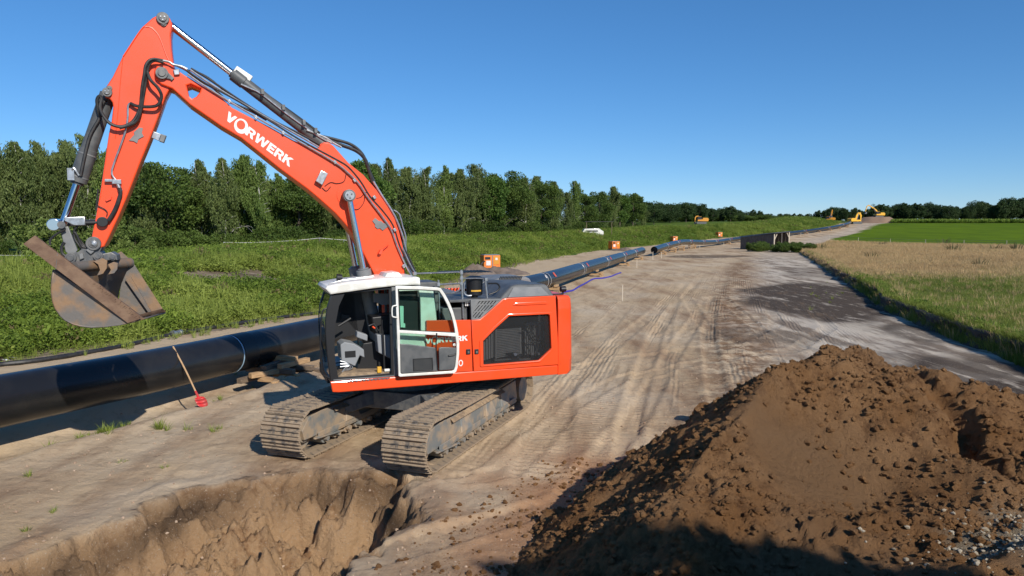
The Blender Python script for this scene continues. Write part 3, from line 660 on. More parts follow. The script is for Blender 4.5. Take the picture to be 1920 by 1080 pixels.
# ---- arm cylinder (above the boom)
def cyl_between(a, b, rr, rb, split, mb_, name, cap=.2, mrod='chrome'):
    d = (b-a).normalized(); s = a+(b-a)*split
    c = MB(); c.cyl(s, b, rb, n=24); c.cyl(s-d*.03, s+d*cap, rb*1.13, n=24); c.cyl(s-d*.07, s-d*.03, rb*.8, n=20); o = c.build(name, mb_, EX, .006)
    c = MB(); c.cyl(a, s+d*.05, rr, n=20); c.build('piston_rod', M[mrod], o); return o, s, d
ac, sp_, dd_ = cyl_between(L(306, 37, 0), L(611, 274, 0), .062, .105, .418, M['dgrey'], 'arm_cylinder')
pin((611, 276.5), .095, .22, ac, .03); pin((621, 283), .045, .22, ac, .03, bolts=0)
bx = MB(); v = L(456, 142, 0); dv = (L(475, 153, 0)-L(440, 128, 0)).normalized(); bx.bar(L(441, 131.5, 0)+Vector((0, 0, .02)), L(471, 151.5, 0)+Vector((0, 0, .02)), .15, .11, (0, 0, 1)); bx.build('valve_block', M['white'], ac, .012)
for off, r in ((0, .02), (.06, .018)):
    t = MB(); t.tube(P3([(452, 158), (470, 166), (490, 176), (540, 215), (600, 257), (622, 268)], .12-off*2), r, 7, 3); t.build('cylinder_pipe', M['steel'], ac)
t = MB(); t.tube(P3([(470, 160), (492, 172), (560, 220), (600, 250)], .02), .02, 7, 3); t.build('hydraulic_hose', M['rubber'], ac)
for c_ in ((492, 170), (531, 199), (569, 227), (591, 242)):
    k = MB(); k.box(L(c_[0], c_[1]+4, .08), (.05, .28, .09)); k.build('hose_clip', M['iron'], ac)
# ---- bucket cylinder
bc, sp_, dd_ = cyl_between(L(118, 421, 0), L(203, 176, 0), .058, .125, .335, M['dgrey'], 'bucket_cylinder', .55)
for k in (.05, .45):
    c = MB(); c.cyl(sp_+dd_*k, sp_+dd_*(k+.025), .147, n=24); c.build('collar', M['mgrey'], bc)
c = MB(); v = sp_+dd_*.1+Vector((.11, .12, 0)); c.box(v, (.1, .1, .2)); c.tube([v, v+Vector((-.05, .06, .1)), v+Vector((-.12, .05, -.02))], .02, 6, 4); c.build('port_block', M['steel'], bc)
c = MB(); c.tube(P3(C1([(300, 640), (270, 700), (255, 780), (190, 900), (150, 1050)])+[(151, 330)], .16), .028, 7, 4); c.build('hydraulic_hose', M['rubber'], bc)
# ---- hoses at the elbow
def hose(pts, y, r=.022, m='rubber', name='hydraulic_hose', par=None, sm=5):
    ys = y if isinstance(y, (list, tuple)) else [y]*len(pts)
    c = MB(); c.tube([L(p[0], p[1], yy) for p, yy in zip(pts, ys)], r, 8, sm); return c.build(name, M[m], par or EX)
hose(C1([(720, 362), (640, 352), (595, 390), (580, 470), (565, 560), (550, 700), (500, 800), (420, 838), (340, 820), (285, 760), (262, 700), (272, 640), (255, 618), (238, 650), (248, 720), (262, 760)]), [.34, .38, .40, .40, .38, .34, .34, .36, .38, .34, .28, .24, .24, .24, .22, .2], .027)
hose(C1([(720, 375), (650, 362), (610, 400), (598, 470), (575, 600), (562, 690), (530, 790), (470, 830), (400, 850)]), .36, .024)
hose(C1([(600, 440), (625, 500), (680, 560), (705, 620), (680, 680), (620, 695), (530, 690), (480, 670)]), [.38, .42, .42, .40, .38, .36, .33, .30], .027)
hose(C1([(715, 362), (760, 372), (790, 390), (850, 405), (890, 425)]), .36, .022, 'steel', 'steel_pipe')
hose(C1([(480, 668), (462, 690), (462, 760), (445, 870), (400, 1000)])+[(210, 318), (212, 331), (219, 339)], .29, .017, 'steel', 'steel_pipe', sm=2)
c = MB(); v = L(219, 341, .3); c.box(v, (.14, .07, .08)); c.box(v+Vector((.12, 0, .02)), (.12, .04, .05)); c.cyl(v, v+Vector((-.06, 0, -.16)), .03, n=10); c.build('coupling_block', M['steel'], EX, .01)
hose([(224, 352), (226, 362), (224, 370), (219, 385), (213, 398), (207, 408), (203, 414)], .31, .032, par=EX)
hose([(183, 385), (188, 388), (196, 392), (201, 398), (200, 405)], .27, .008)
hose([(184, 355), (182, 375), (180, 395)], .26, .012)
# pipes and hoses along the boom top
for k, (o, y, r, m) in enumerate((((0, 0), .34, .017, 'steel'), ((4, -5), .30, .016, 'rubber'), ((5, -8), .22, .018, 'steel'), ((6, -11), .16, .02, 'rubber'))):
    base = [(352, 139), (385, 162), (440, 196), (500, 231), (560, 265), (628, 305), (650, 322), (672, 344), (690, 371), (712, 400), (733, 430), (745, 462), (762, 500), (773, 520)]
    if k in (1, 3): base = [(x, y_+3*math.sin(i*1.7+k)) for i, (x, y_) in enumerate(base)]
    hose([(a+o[0], b+o[1]) for a, b in base], y, r, m, 'steel_pipe' if m == 'steel' else 'hydraulic_hose', boom, 4)
hose([(330, 122), (350, 132), (372, 150), (400, 165), (425, 188), (470, 208), (500, 225)], .1, .022, 'rubber')
hose([(345, 130), (375, 137), (400, 152), (425, 176)], .0, .012, 'rubber')
hose([(612, 262), (640, 272), (668, 283), (684, 298), (692, 320), (700, 345), (712, 368)], .05, .034)
hose([(600, 255), (630, 262), (660, 272), (680, 290), (690, 315), (702, 342)], -.06, .03)
hose([(575, 244), (610, 258), (625, 268), (640, 276)], .12, .02, 'steel', 'steel_pipe')
hose([(700, 340), (715, 365), (740, 405), (757, 450), (764, 490), (772, 520)], .12, .022, 'steel', 'steel_pipe', sm=3)
hose([(738, 394), (749, 402), (755, 425), (761, 445), (760, 470), (762, 490), (775, 514)], .1, .014, 'steel', 'steel_pipe', sm=2)
hose([(706, 352), (728, 392), (748, 430), (754, 470), (757, 517)], .05, .03)
for c_ in ((628, 304), (665, 338), (702, 370), (740, 431), (757, 499), (531, 249), (480, 220), (430, 190)):
    k = MB(); k.box(L(c_[0], c_[1], .33), (.055, .05, .07), Matrix.Rotation(.6, 3, 'Y')); k.build('pipe_clamp', M['steel'], boom, .01)

# ---- linkage
B4 = lambda p: crop(p, 30, 380, 4.32)
def link(name, m, pts, y0, y1, bevel=.012, par=None, holes=()): return plate(name, m, par or EX, P2(B4(pts), (y0+y1)/2 if 0 else y1), y0, y1, bevel=bevel)
rk = MB(); rk.cyl(L(160, 418, .2), L(196, 417, .2), .045, n=16); rk.cyl(L(192, 416, .1), L(192, 416, .34), .085, n=20); rk.build('rocker_link', M['black'], EX, .01)
rk2 = MB(); rk2.cyl(L(118, 420, -.3), L(192, 416, -.3), .05, n=14); rk2.build('rocker_link', M['iron'], EX)
link('link_plate', M['steel'], [(388, 118), (556, 114), (562, 182), (470, 186), (395, 150)], .12, .27)
ck = MB(); v = L(115.5, 421.5, -.34); ck.cyl(v, v+Vector((0, .66, 0)), .10, n=28); ck.build('cylinder_pin', M['chrome'], EX, .01)
ck = MB(); v = L(115.5, 421.5, .3); ck.cyl(v, v+Vector((0, .03, 0)), .06, n=20); ck.build('pin_cap', M['iron'], EX)
link('bucket_link', M['mgrey'], [(355, 205), (420, 190), (498, 385), (480, 410), (425, 420), (400, 395)], .12, .2)
link('bucket_link', M['mgrey'], [(355, 205), (420, 190), (498, 385), (480, 410), (425, 420), (400, 395)], -.2, -.12)
qc = link('quick_coupler', M['iron'], [(415, 430), (430, 408), (500, 400), (590, 330), (600, 300), (640, 282), (690, 300), (705, 350), (680, 395), (700, 415), (770, 400), (815, 425), (820, 465), (700, 470), (620, 490), (480, 498), (430, 470)], -.22, .22)
for c_, r, h in (((631, 330), .115, .07), ((445, 447), .085, .05), ((668, 432), .075, .06), ((785, 445), .05, .03), ((631, 330), .05, .10)):
    p_ = B4([c_])[0]; pin(p_, r, .22, qc, h, bolts=0)
pin(B4([(631, 330)])[0], .045, .31, qc, .02, M['steel'], 0)
link('coupler_lug', M['mgrey'], [(565, 385), (590, 362), (640, 372), (630, 400), (605, 420)], .22, .27, par=qc)
link('coupler_lug', M['mgrey'], [(510, 420), (540, 405), (550, 450), (515, 465)], .22, .27, par=qc)
for k in range(3): hose(B4([(470, 200+20*k), (490, 260), (530, 320+15*k), (570, 365)]), .1+.06*k, .02)
hose(B4([(400, 215), (330, 255), (280, 300), (275, 345)]), .27, .018)
hose(B4([(390, 320), (370, 360), (375, 410), (410, 440)]), .22, .024)
hose(B4([(500, 190), (470, 230), (480, 300), (540, 380)]), .2, .018)
# ---- bucket
nearP = P3(B4([(300, 545), (288, 640), (285, 720), (296, 800), (318, 860), (360, 920), (400, 955), (460, 985), (520, 1000), (610, 1010), (720, 1003), (830, 990), (920, 972), (960, 960)]), .75)
tipN = L(*B4([(960, 958)])[0], .75); tipF = L(*B4([(1212, 890)])[0], -.45)
topN = L(*B4([(470, 520)])[0], .55); topF = L(*B4([(925, 485)])[0], -.45)
sh = (tipF-tipN)
farP = []
for i, p in enumerate(nearP):
    q = p+sh
    t = 1-i/(len(nearP)-1); q = q.lerp(q+(topF-(nearP[0]+sh)), max(0, t*1.3-.3)); farP.append(q)
bk = MB(); bk.loft(nearP, farP); o = bk.build('bucket', M['bucket'], EX, ang=60)
so = o.modifiers.new('s', 'SOLIDIFY'); so.thickness = .025; so.offset = 0
bucket = o
def slab(name, pts, n, th, m, par):
    c = MB(); A = [Vector(p) for p in pts]; c.loft(A, [p+n*th for p in A], True, True); return c.build(name, m, par, .004)
nrm = Vector((-.12, 1, .1)).normalized()
slab('side_plate', nearP+P3(B4([(800, 890), (620, 750), (450, 640)]), .75), nrm, -.03, M['bucket'], bucket)
fp = farP[-6:]; 
slab('side_plate', [farP[0], farP[2], farP[5], farP[8], farP[10], farP[12], farP[13]+Vector((0, 0, 0)), L(*B4([(1205, 885)])[0], -.45), L(*B4([(1060, 660)])[0], -.45), L(*B4([(945, 480)])[0], -.45), L(*B4([(852, 395)])[0], -.45), L(*B4([(790, 420)])[0], -.45)], nrm, -.03, M['bucket'], bucket)
tb_ = MB(); tb_.cyl(topN, topF, .085, n=18); tb_.build('torsion_tube', M['bucket'], bucket)
sp = MB(); A = [L(*B4([(1212, 888)])[0], -.43), L(*B4([(1030, 925)])[0], .1), L(*B4([(905, 975)])[0], .78), L(*B4([(920, 940)])[0], .7), L(*B4([(1185, 872)])[0], -.38)]
c = MB(); c.loft(A, [p+Vector((0, 0, .03)) for p in A], True, True); c.build('lip', M['rust'], bucket)
c = MB(); A = [L(*B4([p])[0], -.40) for p in ((885, 620), (930, 600), (1100, 885), (1085, 905))]; c.loft(A, [p+Vector((0, .05, .0)) for p in A], True, True); c.build('corner_plate', M['bucket'], bucket, .006)
# the long rusty cutting bar laid across the bucket mouth
e = [L(*B4([p])[0], yy) for p, yy in (((57, 335), .95), ((150, 266), .95), ((1030, 935), .72), ((905, 977), .80))]
c = MB(); n_ = Vector((0, .09, 0)); 
mid = [e[0].lerp(e[3], .30), e[1].lerp(e[2], .20)]
c.loft([p for p in e], [p+n_*-1 for p in e], True, True)
cb = c.build('cutting_edge', M['rust'], bucket, .006)
c = MB(); c.bar(mid[0]+Vector((0, .002, 0)), mid[1]+Vector((0, .002, 0)), .012, .006); c.build('joint', M['iron'], cb)
c = MB()
for k in range(26):
    t = .55+.44*k/25; p = e[1].lerp(e[2], t); p = p.lerp(e[0].lerp(e[3], t), random.uniform(.12, .3)); c.box(p+Vector((0, .004, 0)), (random.uniform(.03, .08), .02, random.uniform(.02, .05)), Matrix.Rotation(.65+random.uniform(-.3, .3), 3, 'Y'))
c.build('worn_edge', M['rust'], cb)
for cpts in ([(625, 475), (700, 450), (738, 470), (735, 530), (705, 575), (655, 592), (680, 545), (665, 500)], [(745, 500), (790, 480), (825, 490), (820, 540), (795, 572), (745, 582), (768, 545)]):
    slab('coupler_claw', P3(B4(cpts), .35), Vector((0, -1, 0)), .07, M['bucket'], bucket)
for o in kids(EX): pass
# =================================================================== TERRAIN
PIPE = np.array([(-16.5, 0), (-12.5, 7.4), (-9.75, 13.5), (-7.55, 18.5), (-2.9, 31), (2.0, 45), (5.4, 57), (18.5, 104), (35, 160)])
BANKX = ([-5, 10, 21.3, 25.9, 33.9, 43, 67, 88, 125, 150, 183, 200, 215, 230, 258, 290, 330, 420], [-27, -20.3, -14.9, -12.5, -8.9, -6.2, -2.2, 2.6, 13, 23, 38, 49, 62, 79, 105, 127, 147, 200])
MEADX = ([-20, 8, 16, 23.6, 25, 29.6, 36.3, 42.5, 75, 125, 140, 150, 210, 235, 340, 420], [4, 10.5, 13.5, 15.7, 15.9, 16.9, 18.6, 20.9, 32, 49, 56, 62, 92, 110, 173, 215])
PIT = [(-8.6, 2.5), (-7.4, 6.2), (-6.1, 8.7), (-5.55, 9.8), (-4.85, 11.0), (-4.5, 11.35), (-3.7, 11.85), (-3.2, 12.0), (-2.6, 11.9), (-1.95, 11.85), (-1.68, 11.5), (-1.5, 10.9), (-1.38, 10.3), (-1.46, 9.8), (-1.66, 9.2), (-1.85, 8.6), (-2.4, 6), (-2.9, 2.5)]
def interpx(y, T): return np.interp(y, T[0], T[1])
def bank_d(x, y): return (interpx(y, BANKX)-x)*.92
def mead_d(x, y): return (x-interpx(y, MEADX))*.93
def ramp(y): return 6.3*sstep(165, 345, y)+np.maximum(y-345, 0)*.012
def poly_sd(x, y, poly):
    """signed distance, positive inside"""
    d = np.full(np.shape(x), 1e9); ins = np.zeros(np.shape(x), bool); n = len(poly)
    for i in range(n):
        ax, ay = poly[i]; bx_, by_ = poly[(i+1) % n]; ex, ey = bx_-ax, by_-ay
        t = np.clip(((x-ax)*ex+(y-ay)*ey)/(ex*ex+ey*ey), 0, 1)
        d = np.minimum(d, np.hypot(x-ax-t*ex, y-ay-t*ey))
        c = ((ay > y) != (by_ > y)) & (x < (bx_-ax)*(y-ay)/(by_-ay+1e-12)+ax); ins ^= c
    return np.where(ins, d, -d)
def polyline_d(x, y, pts):
    d = np.full(np.shape(x), 1e9); s_ = np.zeros(np.shape(x)); acc = 0
    for (ax, ay), (bx_, by_) in zip(pts[:-1], pts[1:]):
        ex, ey = bx_-ax, by_-ay; L_ = math.hypot(ex, ey); t = np.clip(((x-ax)*ex+(y-ay)*ey)/(L_*L_), 0, 1)
        q = np.hypot(x-ax-t*ex, y-ay-t*ey); sg = np.sign((x-ax)*ey-(y-ay)*ex)
        m = q < np.abs(d); d = np.where(m, q*sg, d); s_ = np.where(m, acc+t*L_, s_); acc += L_
    return d, s_
# wheel and crawler tracks pressed in the sand: (centre line, half gauge, lane width, depth, cleats)
LANES = [([(-2.3, 9.5), (-.1, 11.2), (1.6, 15.5), (4.3, 24), (8, 35), (12.5, 49), (21, 76), (31, 105), (44, 150)], 1.05, .32, .045, 1),
         ([(2.5, 10), (3.4, 15), (4.6, 20), (6.3, 27), (10, 40), (20, 70), (32, 108)], .95, .28, .05, 1),
         ([(10.5, 13), (9.0, 20), (8.6, 28), (11, 42), (17, 62), (27, 95)], 1.0, .30, .04, 0),
         ([(-.9, 12.5), (.3, 16.5), (2.2, 20), (4.6, 22), (8.5, 24.5), (12, 30), (15, 40)], 1.0, .30, .035, 0),
         ([(1.5, 11.5), (2.2, 18), (5, 30), (8.5, 44), (17, 75), (30, 120)], 1.1, .5, .03, 1),
         ([(-5, 20), (-1, 28), (3, 38), (8, 52), (16, 78)], .9, .28, .03, 0)]
def zt(x, y, fine=True):
    x = np.asarray(x, float); y = np.asarray(y, float)
    z = ramp(y)+.10*fbm(x, y, 9, 3, 1)*np.clip(y/30, .3, 1)
    bd = bank_d(x, y); md = mead_d(x, y)
    wig = fbm(x, y, 5, 3, 5)*1.6
    H = np.interp(y, [0, 50, 110, 200, 240, 270, 330, 360], [1.5, 1.6, 2.2, 2.6, 2.1, 1.9, 1.7, .2])
    b = H*sstep(0, 13, bd+wig)*(1+.18*fbm(x, y, 7, 3, 8))
    b = b-(b-.8)*sstep(17, 36, bd)*(b > 0)
    b = b+(.42*fbm(x, y, 2.6, 3, 9)+.1)*sstep(1, 4, bd)*(1-sstep(20, 28, bd))*(y < 130)
    z = z+np.where(bd+wig > 0, b, 0)
    mw = fbm(x, y, 2.5, 3, 3)*.5
    m = np.where(x > 0, sstep(-.05, .28, md+mw*.5), 0)*np.interp(y, [60, 130, 200], [.5, .3, .1])
    z = z+m*(1+.15*fbm(x, y, 1.2, 2, 4))
    sand = (bd < .5) & (md < .3)
    if fine:
        r = .05*fbm(x, y, .9, 4, 11)+.018*fbm(x, y, .22, 3, 12)
        z = z+np.where(sand, r*np.clip(1.2-y/120, 0, 1), 0)
        for pts, g, w, dep, cl in LANES:
            d, s_ = polyline_d(x, y, pts); wob = .12*vnoise(s_, s_*0+g, 6, 21)
            q = np.abs(np.abs(d+wob)-g)
            lane = 1-sstep(w*.75, w, q); rim = np.exp(-((q-w*1.1)/.09)**2)
            k = np.clip(1.2-y/90, 0, 1)*(.5+.9*np.clip(vnoise(x, y, 5, 31)+.5, 0, 1))*sand*.75
            z = z+k*(-dep*lane+dep*.55*rim+(cl*.016*lane*np.sin(s_*2*math.pi/.2+d*2)))
        # windrow of churned lumps right of the carriageway
        z = z+sand*.10*np.exp(-((md+7.4+1.2*vnoise(x, y, 8, 41))/1.1)**2)*np.clip(fbm(x, y, .6, 3, 42)+.45, 0, 1)*(y > 14)
        pd, ps = polyline_d(x, y, PIPE)
        hollow = (1-sstep(.2, 1.15+.5*vnoise(x, y, 3, 51), np.abs(pd-.15)))*(1-sstep(19, 28, y))
        z = z-.34*hollow
        lip = np.exp(-((pd-1.45-.5*vnoise(x, y, 3, 51))/.25)**2)*(1-sstep(17, 24, y)); z = z+.07*lip
    # excavated pit
    sd_ = poly_sd(x, y, PIT)+.42*fbm(x, y, 1.1, 5, 61, .62)
    near = (y < 14) & (x < 1)
    dp = np.clip(sd_, 0, None)
    right = sstep(-2.7, -2.2, x)
    slope = .60+.35*vnoise(x, y, 1.4, 67)+.85*right
    pz = -np.minimum(dp*slope, 1.9+1.4*right+.35*fbm(x, y, 1.5, 3, 63))
    ter = .42*np.clip(dp*3, 0, 1)*fbm(x, y, .55, 5, 62)+.22*np.clip(dp*3, 0, 1)*(np.abs(fbm(x, y, .6, 4, 66, .6))*-2+.5)
    step = -.14*sstep(.02, .12, sd_)*(.3+np.clip(1.6*vnoise(x, y, .9, 64)+.5, 0, 1.2))
    blk = np.floor((vnoise(x, y, .55, 75)+.25*vnoise(x, y, .2, 76))*7)/7
    fine_ = np.clip(dp*4, 0, 1)*(.22*fbm(x, y, .26, 4, 68, .68)+.55*blk*np.clip(vnoise(x, y, 1.1, 74)*3+.4, 0, 1)+.14*np.clip(vnoise(x, y, .13, 69), 0, 1)*np.clip(vnoise(x, y, .8, 70)*3+.6, 0, 1))
    z = z+np.where(near & (sd_ > -.0), pz+ter+step+fine_, 0)
    z = z+np.where(near, .09*np.exp(-((sd_+.28)/.2)**2)*(.5+vnoise(x, y, .5, 65)), 0)
    return z
def ztp(x, y): return float(zt(np.array([x]), np.array([y]), True)[0])

def axis(a, b, step, lo, hi, g):
    v = list(np.arange(a, b, step)); s = step
    while v[-1] < hi: s *= g; v.append(v[-1]+s)
    s = step; w = [v[0]]
    while w[-1] > lo: s *= g; w.append(w[-1]-s)
    return np.array(w[:0:-1]+v)
gx = axis(-10.5, 12, .065, -620, 620, 1.022); gy = axis(7.6, 20, .065, -30, 1500, 1.014)
def refine(v, lo, hi, st): return np.concatenate([v[v < lo-st*.5], np.arange(lo, hi, st), v[v > hi+st*.3]])
gx = refine(gx, -6.6, -1.2, .034); gy = refine(gy, 8.4, 12.3, .034)
GX, GY = np.meshgrid(gx, gy); GZ = zt(GX, GY)
nx, ny = len(gx), len(gy)
cx = (GX[:-1, :-1]+GX[1:, 1:])/2; cy = (GY[:-1, :-1]+GY[1:, 1:])/2
BD = bank_d(cx, cy)+fbm(cx, cy, 5, 3, 5)*1.6; MD = mead_d(cx, cy)+fbm(cx, cy, 2.5, 3, 3)*.25
FENCE = [(60, 215), (88, 186), (103, 150), (112, 128), (140, 60)]
fx = np.interp(cy, [60, 128, 150, 186, 215, 230], [140, 112, 103, 88, 70, 90])
zone = np.zeros(cx.shape, int)
zone[(BD > 0)] = 1
zone[(MD > 0) & (cx > 0) & (zone == 0)] = 2
zone[(zone == 2) & (cx > fx) & (cy > 60)] = 3
zone[(zone == 2) & (cy > 215)] = 3
zone[(zone == 3) & (cy > 352)] = 4
zone[cy > 480] = 4
zone[(BD > 0) & (cy > 345)] = 4
heap_hide = None
idx = np.arange(nx*ny).reshape(ny, nx)
Q = np.stack([idx[:-1, :-1], idx[:-1, 1:], idx[1:, 1:], idx[1:, :-1]], -1)
VV = np.stack([GX, GY, GZ], -1).reshape(-1, 3)
def grid_obj(name, V, F, m, kind='structure', smooth=True, attrs=None, parent=None):
    used, inv = np.unique(F, return_inverse=True); F2 = inv.reshape(F.shape).astype(np.int32); V2 = V[used].astype(np.float32)
    me = bpy.data.meshes.new(name); me.vertices.add(len(V2)); me.vertices.foreach_set('co', V2.ravel())
    n = len(F2); me.loops.add(F2.size); me.loops.foreach_set('vertex_index', F2.ravel())
    me.polygons.add(n); me.polygons.foreach_set('loop_start', np.arange(0, F2.size, F2.shape[1], dtype=np.int32)); me.polygons.foreach_set('loop_total', np.full(n, F2.shape[1], np.int32))
    me.polygons.foreach_set('use_smooth', np.full(n, smooth)); me.materials.append(m)
    if attrs:
        for k, a in attrs.items():
            at = me.attributes.new(k, 'FLOAT', 'POINT'); at.data.foreach_set('value', np.asarray(a, np.float32).ravel()[used])
    me.update(calc_edges=True); me.validate()
    o = addobj(name, me, parent)
    if kind: o['kind'] = kind
    return o
# ---- sand material
def ground_mat():
    m = bpy.data.materials.new('trodden_sand'); n, l = nodes(m); b = n['Principled BSDF']; b.inputs['Roughness'].default_value = 1; b.inputs['Specular IOR Level'].default_value = .03
    tc = n.new('ShaderNodeTexCoord'); P = tc.outputs['Object']
    def noise(s, d=5, src=P, r=.55):
        t = n.new('ShaderNodeTexNoise'); t.inputs['Scale'].default_value = s; t.inputs['Detail'].default_value = d; t.inputs['Roughness'].default_value = r; l.new(src, t.inputs['Vector']); return t.outputs[0]
    def mr(v, a, b_, c=0, d=1):
        t = n.new('ShaderNodeMapRange'); t.inputs[1].default_value = a; t.inputs[2].default_value = b_; t.inputs[3].default_value = c; t.inputs[4].default_value = d; l.new(v, t.inputs[0]); return t.outputs[0]
    def mix(f, a, c):
        x = n.new('ShaderNodeMix'); x.data_type = 'RGBA'
        for i, v in ((6, a), (7, c)):
            if isinstance(v, tuple): x.inputs[i].default_value = (*v, 1)
            else: l.new(v, x.inputs[i])
        l.new(f, x.inputs[0]); return x.outputs[2]
    def mul(a, c):
        t = n.new('ShaderNodeMath'); t.operation = 'MULTIPLY'; l.new(a, t.inputs[0])
        if isinstance(c, float): t.inputs[1].default_value = c
        else: l.new(c, t.inputs[1])
        return t.outputs[0]
    def attr(k): t = n.new('ShaderNodeAttribute'); t.attribute_name = k; return t.outputs['Fac']
    mp = n.new('ShaderNodeMapping'); mp.inputs['Rotation'].default_value = (0, 0, .38); mp.inputs['Scale'].default_value = (1, .18, 1); l.new(P, mp.inputs[0])
    col = mix(mr(noise(.16, 5), .38, .62), (.48, .345, .208), (.56, .435, .295))
    col = mix(mr(noise(.55, 6, mp.outputs[0], .65), .46, .66), col, (.28, .175, .105))
    col = mix(mul(mr(noise(3.2, 6, P, .7), .52, .72), .55), col, (.19, .125, .075))
    col = mix(mul(mr(noise(.33, 4, P), .5, .64), .5), col, (.52, .425, .31))
    col = mix(attr('lane'), col, (.54, .41, .27))                       # fresh loose sand in the wheel tracks
    col = mix(mul(attr('pale'), .75), col, (.55, .485, .40))
    mp2 = n.new('ShaderNodeMapping'); mp2.inputs['Rotation'].default_value = (0, 0, 1.35); mp2.inputs['Scale'].default_value = (1, .2, 1); l.new(P, mp2.inputs[0])
    col = mix(mul(mul(attr('pale'), mr(noise(.9, 6, mp2.outputs[0], .65), .47, .58)), .85), col, (.16, .12, .09))
    col = mix(mul(attr('churn'), mr(noise(1.4, 8, P, .75), .42, .56)), col, (.20, .12, .07))
    dk = mul(attr('topsoil'), mul(mr(noise(.5, 7, mp2.outputs[0], .6), .30, .40), mr(noise(2.2, 9, mp2.outputs[0], .75), .34, .46)))
    col = mix(dk, col, (.082, .063, .05))
    col = mix(mul(attr('pit'), .9), col, (.46, .285, .15))
    col = mix(mul(attr('pit'), mr(noise(1.3, 7, P, .7), .52, .62)), col, (.27, .15, .075))
    col = mix(attr('strip'), col, (.50, .38, .245))
    col = mix(attr('humus'), col, (.085, .055, .036))
    col = mix(attr('fresh'), col, (.37, .21, .115))
    col = mix(mul(mr(noise(38, 3), .60, .72), .5), col, (.5, .44, .37))
    cs_ = n.new('ShaderNodeCombineXYZ'); l.new(mul(attr('rd'), 1.0), cs_.inputs[0]); l.new(mul(attr('rs'), .045), cs_.inputs[1])
    scr = mul(mul(mr(noise(5.5, 5, cs_.outputs[0], .7), .53, .60), mr(noise(.28, 3), .42, .56)), attr('road'))
    col = mix(mul(scr, .42), col, (.25, .165, .10))
    l.new(col, b.inputs['Base Color'])
    def trig(k, f, ph=None):
        v = mul(attr(k), f)
        if ph is not None:
            q = n.new('ShaderNodeMath'); q.operation = 'ADD'; l.new(v, q.inputs[0]); l.new(ph, q.inputs[1]); v = q.outputs[0]
        q = n.new('ShaderNodeMath'); q.operation = 'SINE'; l.new(v, q.inputs[0]); return q.outputs[0]
    cb = n.new('ShaderNodeCombineXYZ'); l.new(attr('rd'), cb.inputs[0]); l.new(mul(attr('rs'), .08), cb.inputs[1])
    m1 = mul(mr(noise(.75, 2, cb.outputs[0]), .50, .58), attr('road')); m2 = mul(mr(noise(1.1, 3, cb.outputs[0]), .52, .60), attr('road'))
    wav = mul(noise(.8, 3), 6.)
    cleat = mul(mul(trig('rs', 38., wav), m1), .008); scrape = mul(mul(trig('rd', 44., wav), m2), .010)
    h1 = noise(7, 9, P, .78); h2 = noise(60, 4)
    a = n.new('ShaderNodeMath'); a.operation = 'ADD'; l.new(mul(h1, .055), a.inputs[0]); l.new(mul(h2, .008), a.inputs[1])
    a1 = n.new('ShaderNodeMath'); a1.operation = 'ADD'; l.new(cleat, a1.inputs[0]); l.new(scrape, a1.inputs[1])
    a2 = n.new('ShaderNodeMath'); a2.operation = 'ADD'; l.new(a1.outputs[0], a2.inputs[0]); l.new(a.outputs[0], a2.inputs[1])
    a3 = n.new('ShaderNodeMath'); a3.operation = 'ADD'; l.new(a2.outputs[0], a3.inputs[0]); l.new(mul(mul(noise(4.5, 8, P, .75), attr('pit')), .28), a3.inputs[1]); a = a3
    bp = n.new('ShaderNodeBump'); bp.inputs['Distance'].default_value = 1; bp.inputs['Strength'].default_value = .8; l.new(a.outputs[0], bp.inputs['Height']); l.new(bp.outputs[0], b.inputs['Normal'])
    return m
M['sand'] = ground_mat()
lane = np.zeros(GX.shape)
for pts, g, w, dep, cl in LANES:
    d, s_ = polyline_d(GX, GY, pts); wob = .12*vnoise(s_, s_*0+g, 6, 21); q = np.abs(np.abs(d+wob)-g)
    lane = np.maximum(lane, (1-sstep(w*.9, w*1.5, q))*np.clip(vnoise(GX, GY, 5, 31)+.55, 0, 1)*.42)
RD, RS = polyline_d(GX, GY, [(1.5, 2), (2.0, 10), (3.2, 15), (4.9, 22), (8.5, 35), (13, 50), (21, 76), (31, 105), (44, 150), (80, 230)]); RD = RD+.0*GX
mdv = mead_d(GX, GY); bdv = bank_d(GX, GY)
def blob(cx_, cy_, rx_, ry_): return sstep(1.15, .75, np.hypot((mdv-cx_)/rx_, (GY-cy_)/ry_)+.35*fbm(GX, GY, 4, 3, 77))
top = np.clip(blob(-2.8, 42, 4.2, 12)*1.3+blob(-1.2, 18.5, 2.4, 4.2)*.8+blob(-.7, 28, 1.3, 3)*.7+blob(-13, 104, 6, 5)*.8+blob(-1.6, 16, 3.2, 2.6)*.9+blob(-3.6, 22, 1.6, 1.4)*.5+blob(-6.5, 27, 2.2, 2)*.5+blob(-1.5, 66, 3, 9)*.5, 0, 1)*(GX > 0)
pale = sstep(-8.5, -4.5, mdv+1.5*fbm(GX, GY, 3, 3, 78))*(GX > 0)*sstep(12, 18, GY)*(1-.5*sstep(80, 120, GY))
psd = poly_sd(GX, GY, PIT)+.42*fbm(GX, GY, 1.1, 5, 61, .62)
pitm = sstep(-.02, .10, psd)*(GY < 14)
hum = np.exp(-((psd-.24)/.20)**2)*np.clip(2.6*vnoise(GX, GY, 1.3, 71)+.95-.7*sstep(-3.8, -2.6, GX), 0, 1)*(GY < 14)
pd, ps = polyline_d(GX, GY, PIPE)
strip = sstep(.3, 1.0, -pd)*sstep(.0, .8, -bdv)*(1-sstep(60, 110, GY)*.6)
fresh = sstep(5.3, 3.2, np.hypot(GX-3.6, GY-8.9)+1.2*fbm(GX, GY, 1.0, 4, 72))
fresh = sstep(0, 1, fresh)
sandF = Q[zone == 0]
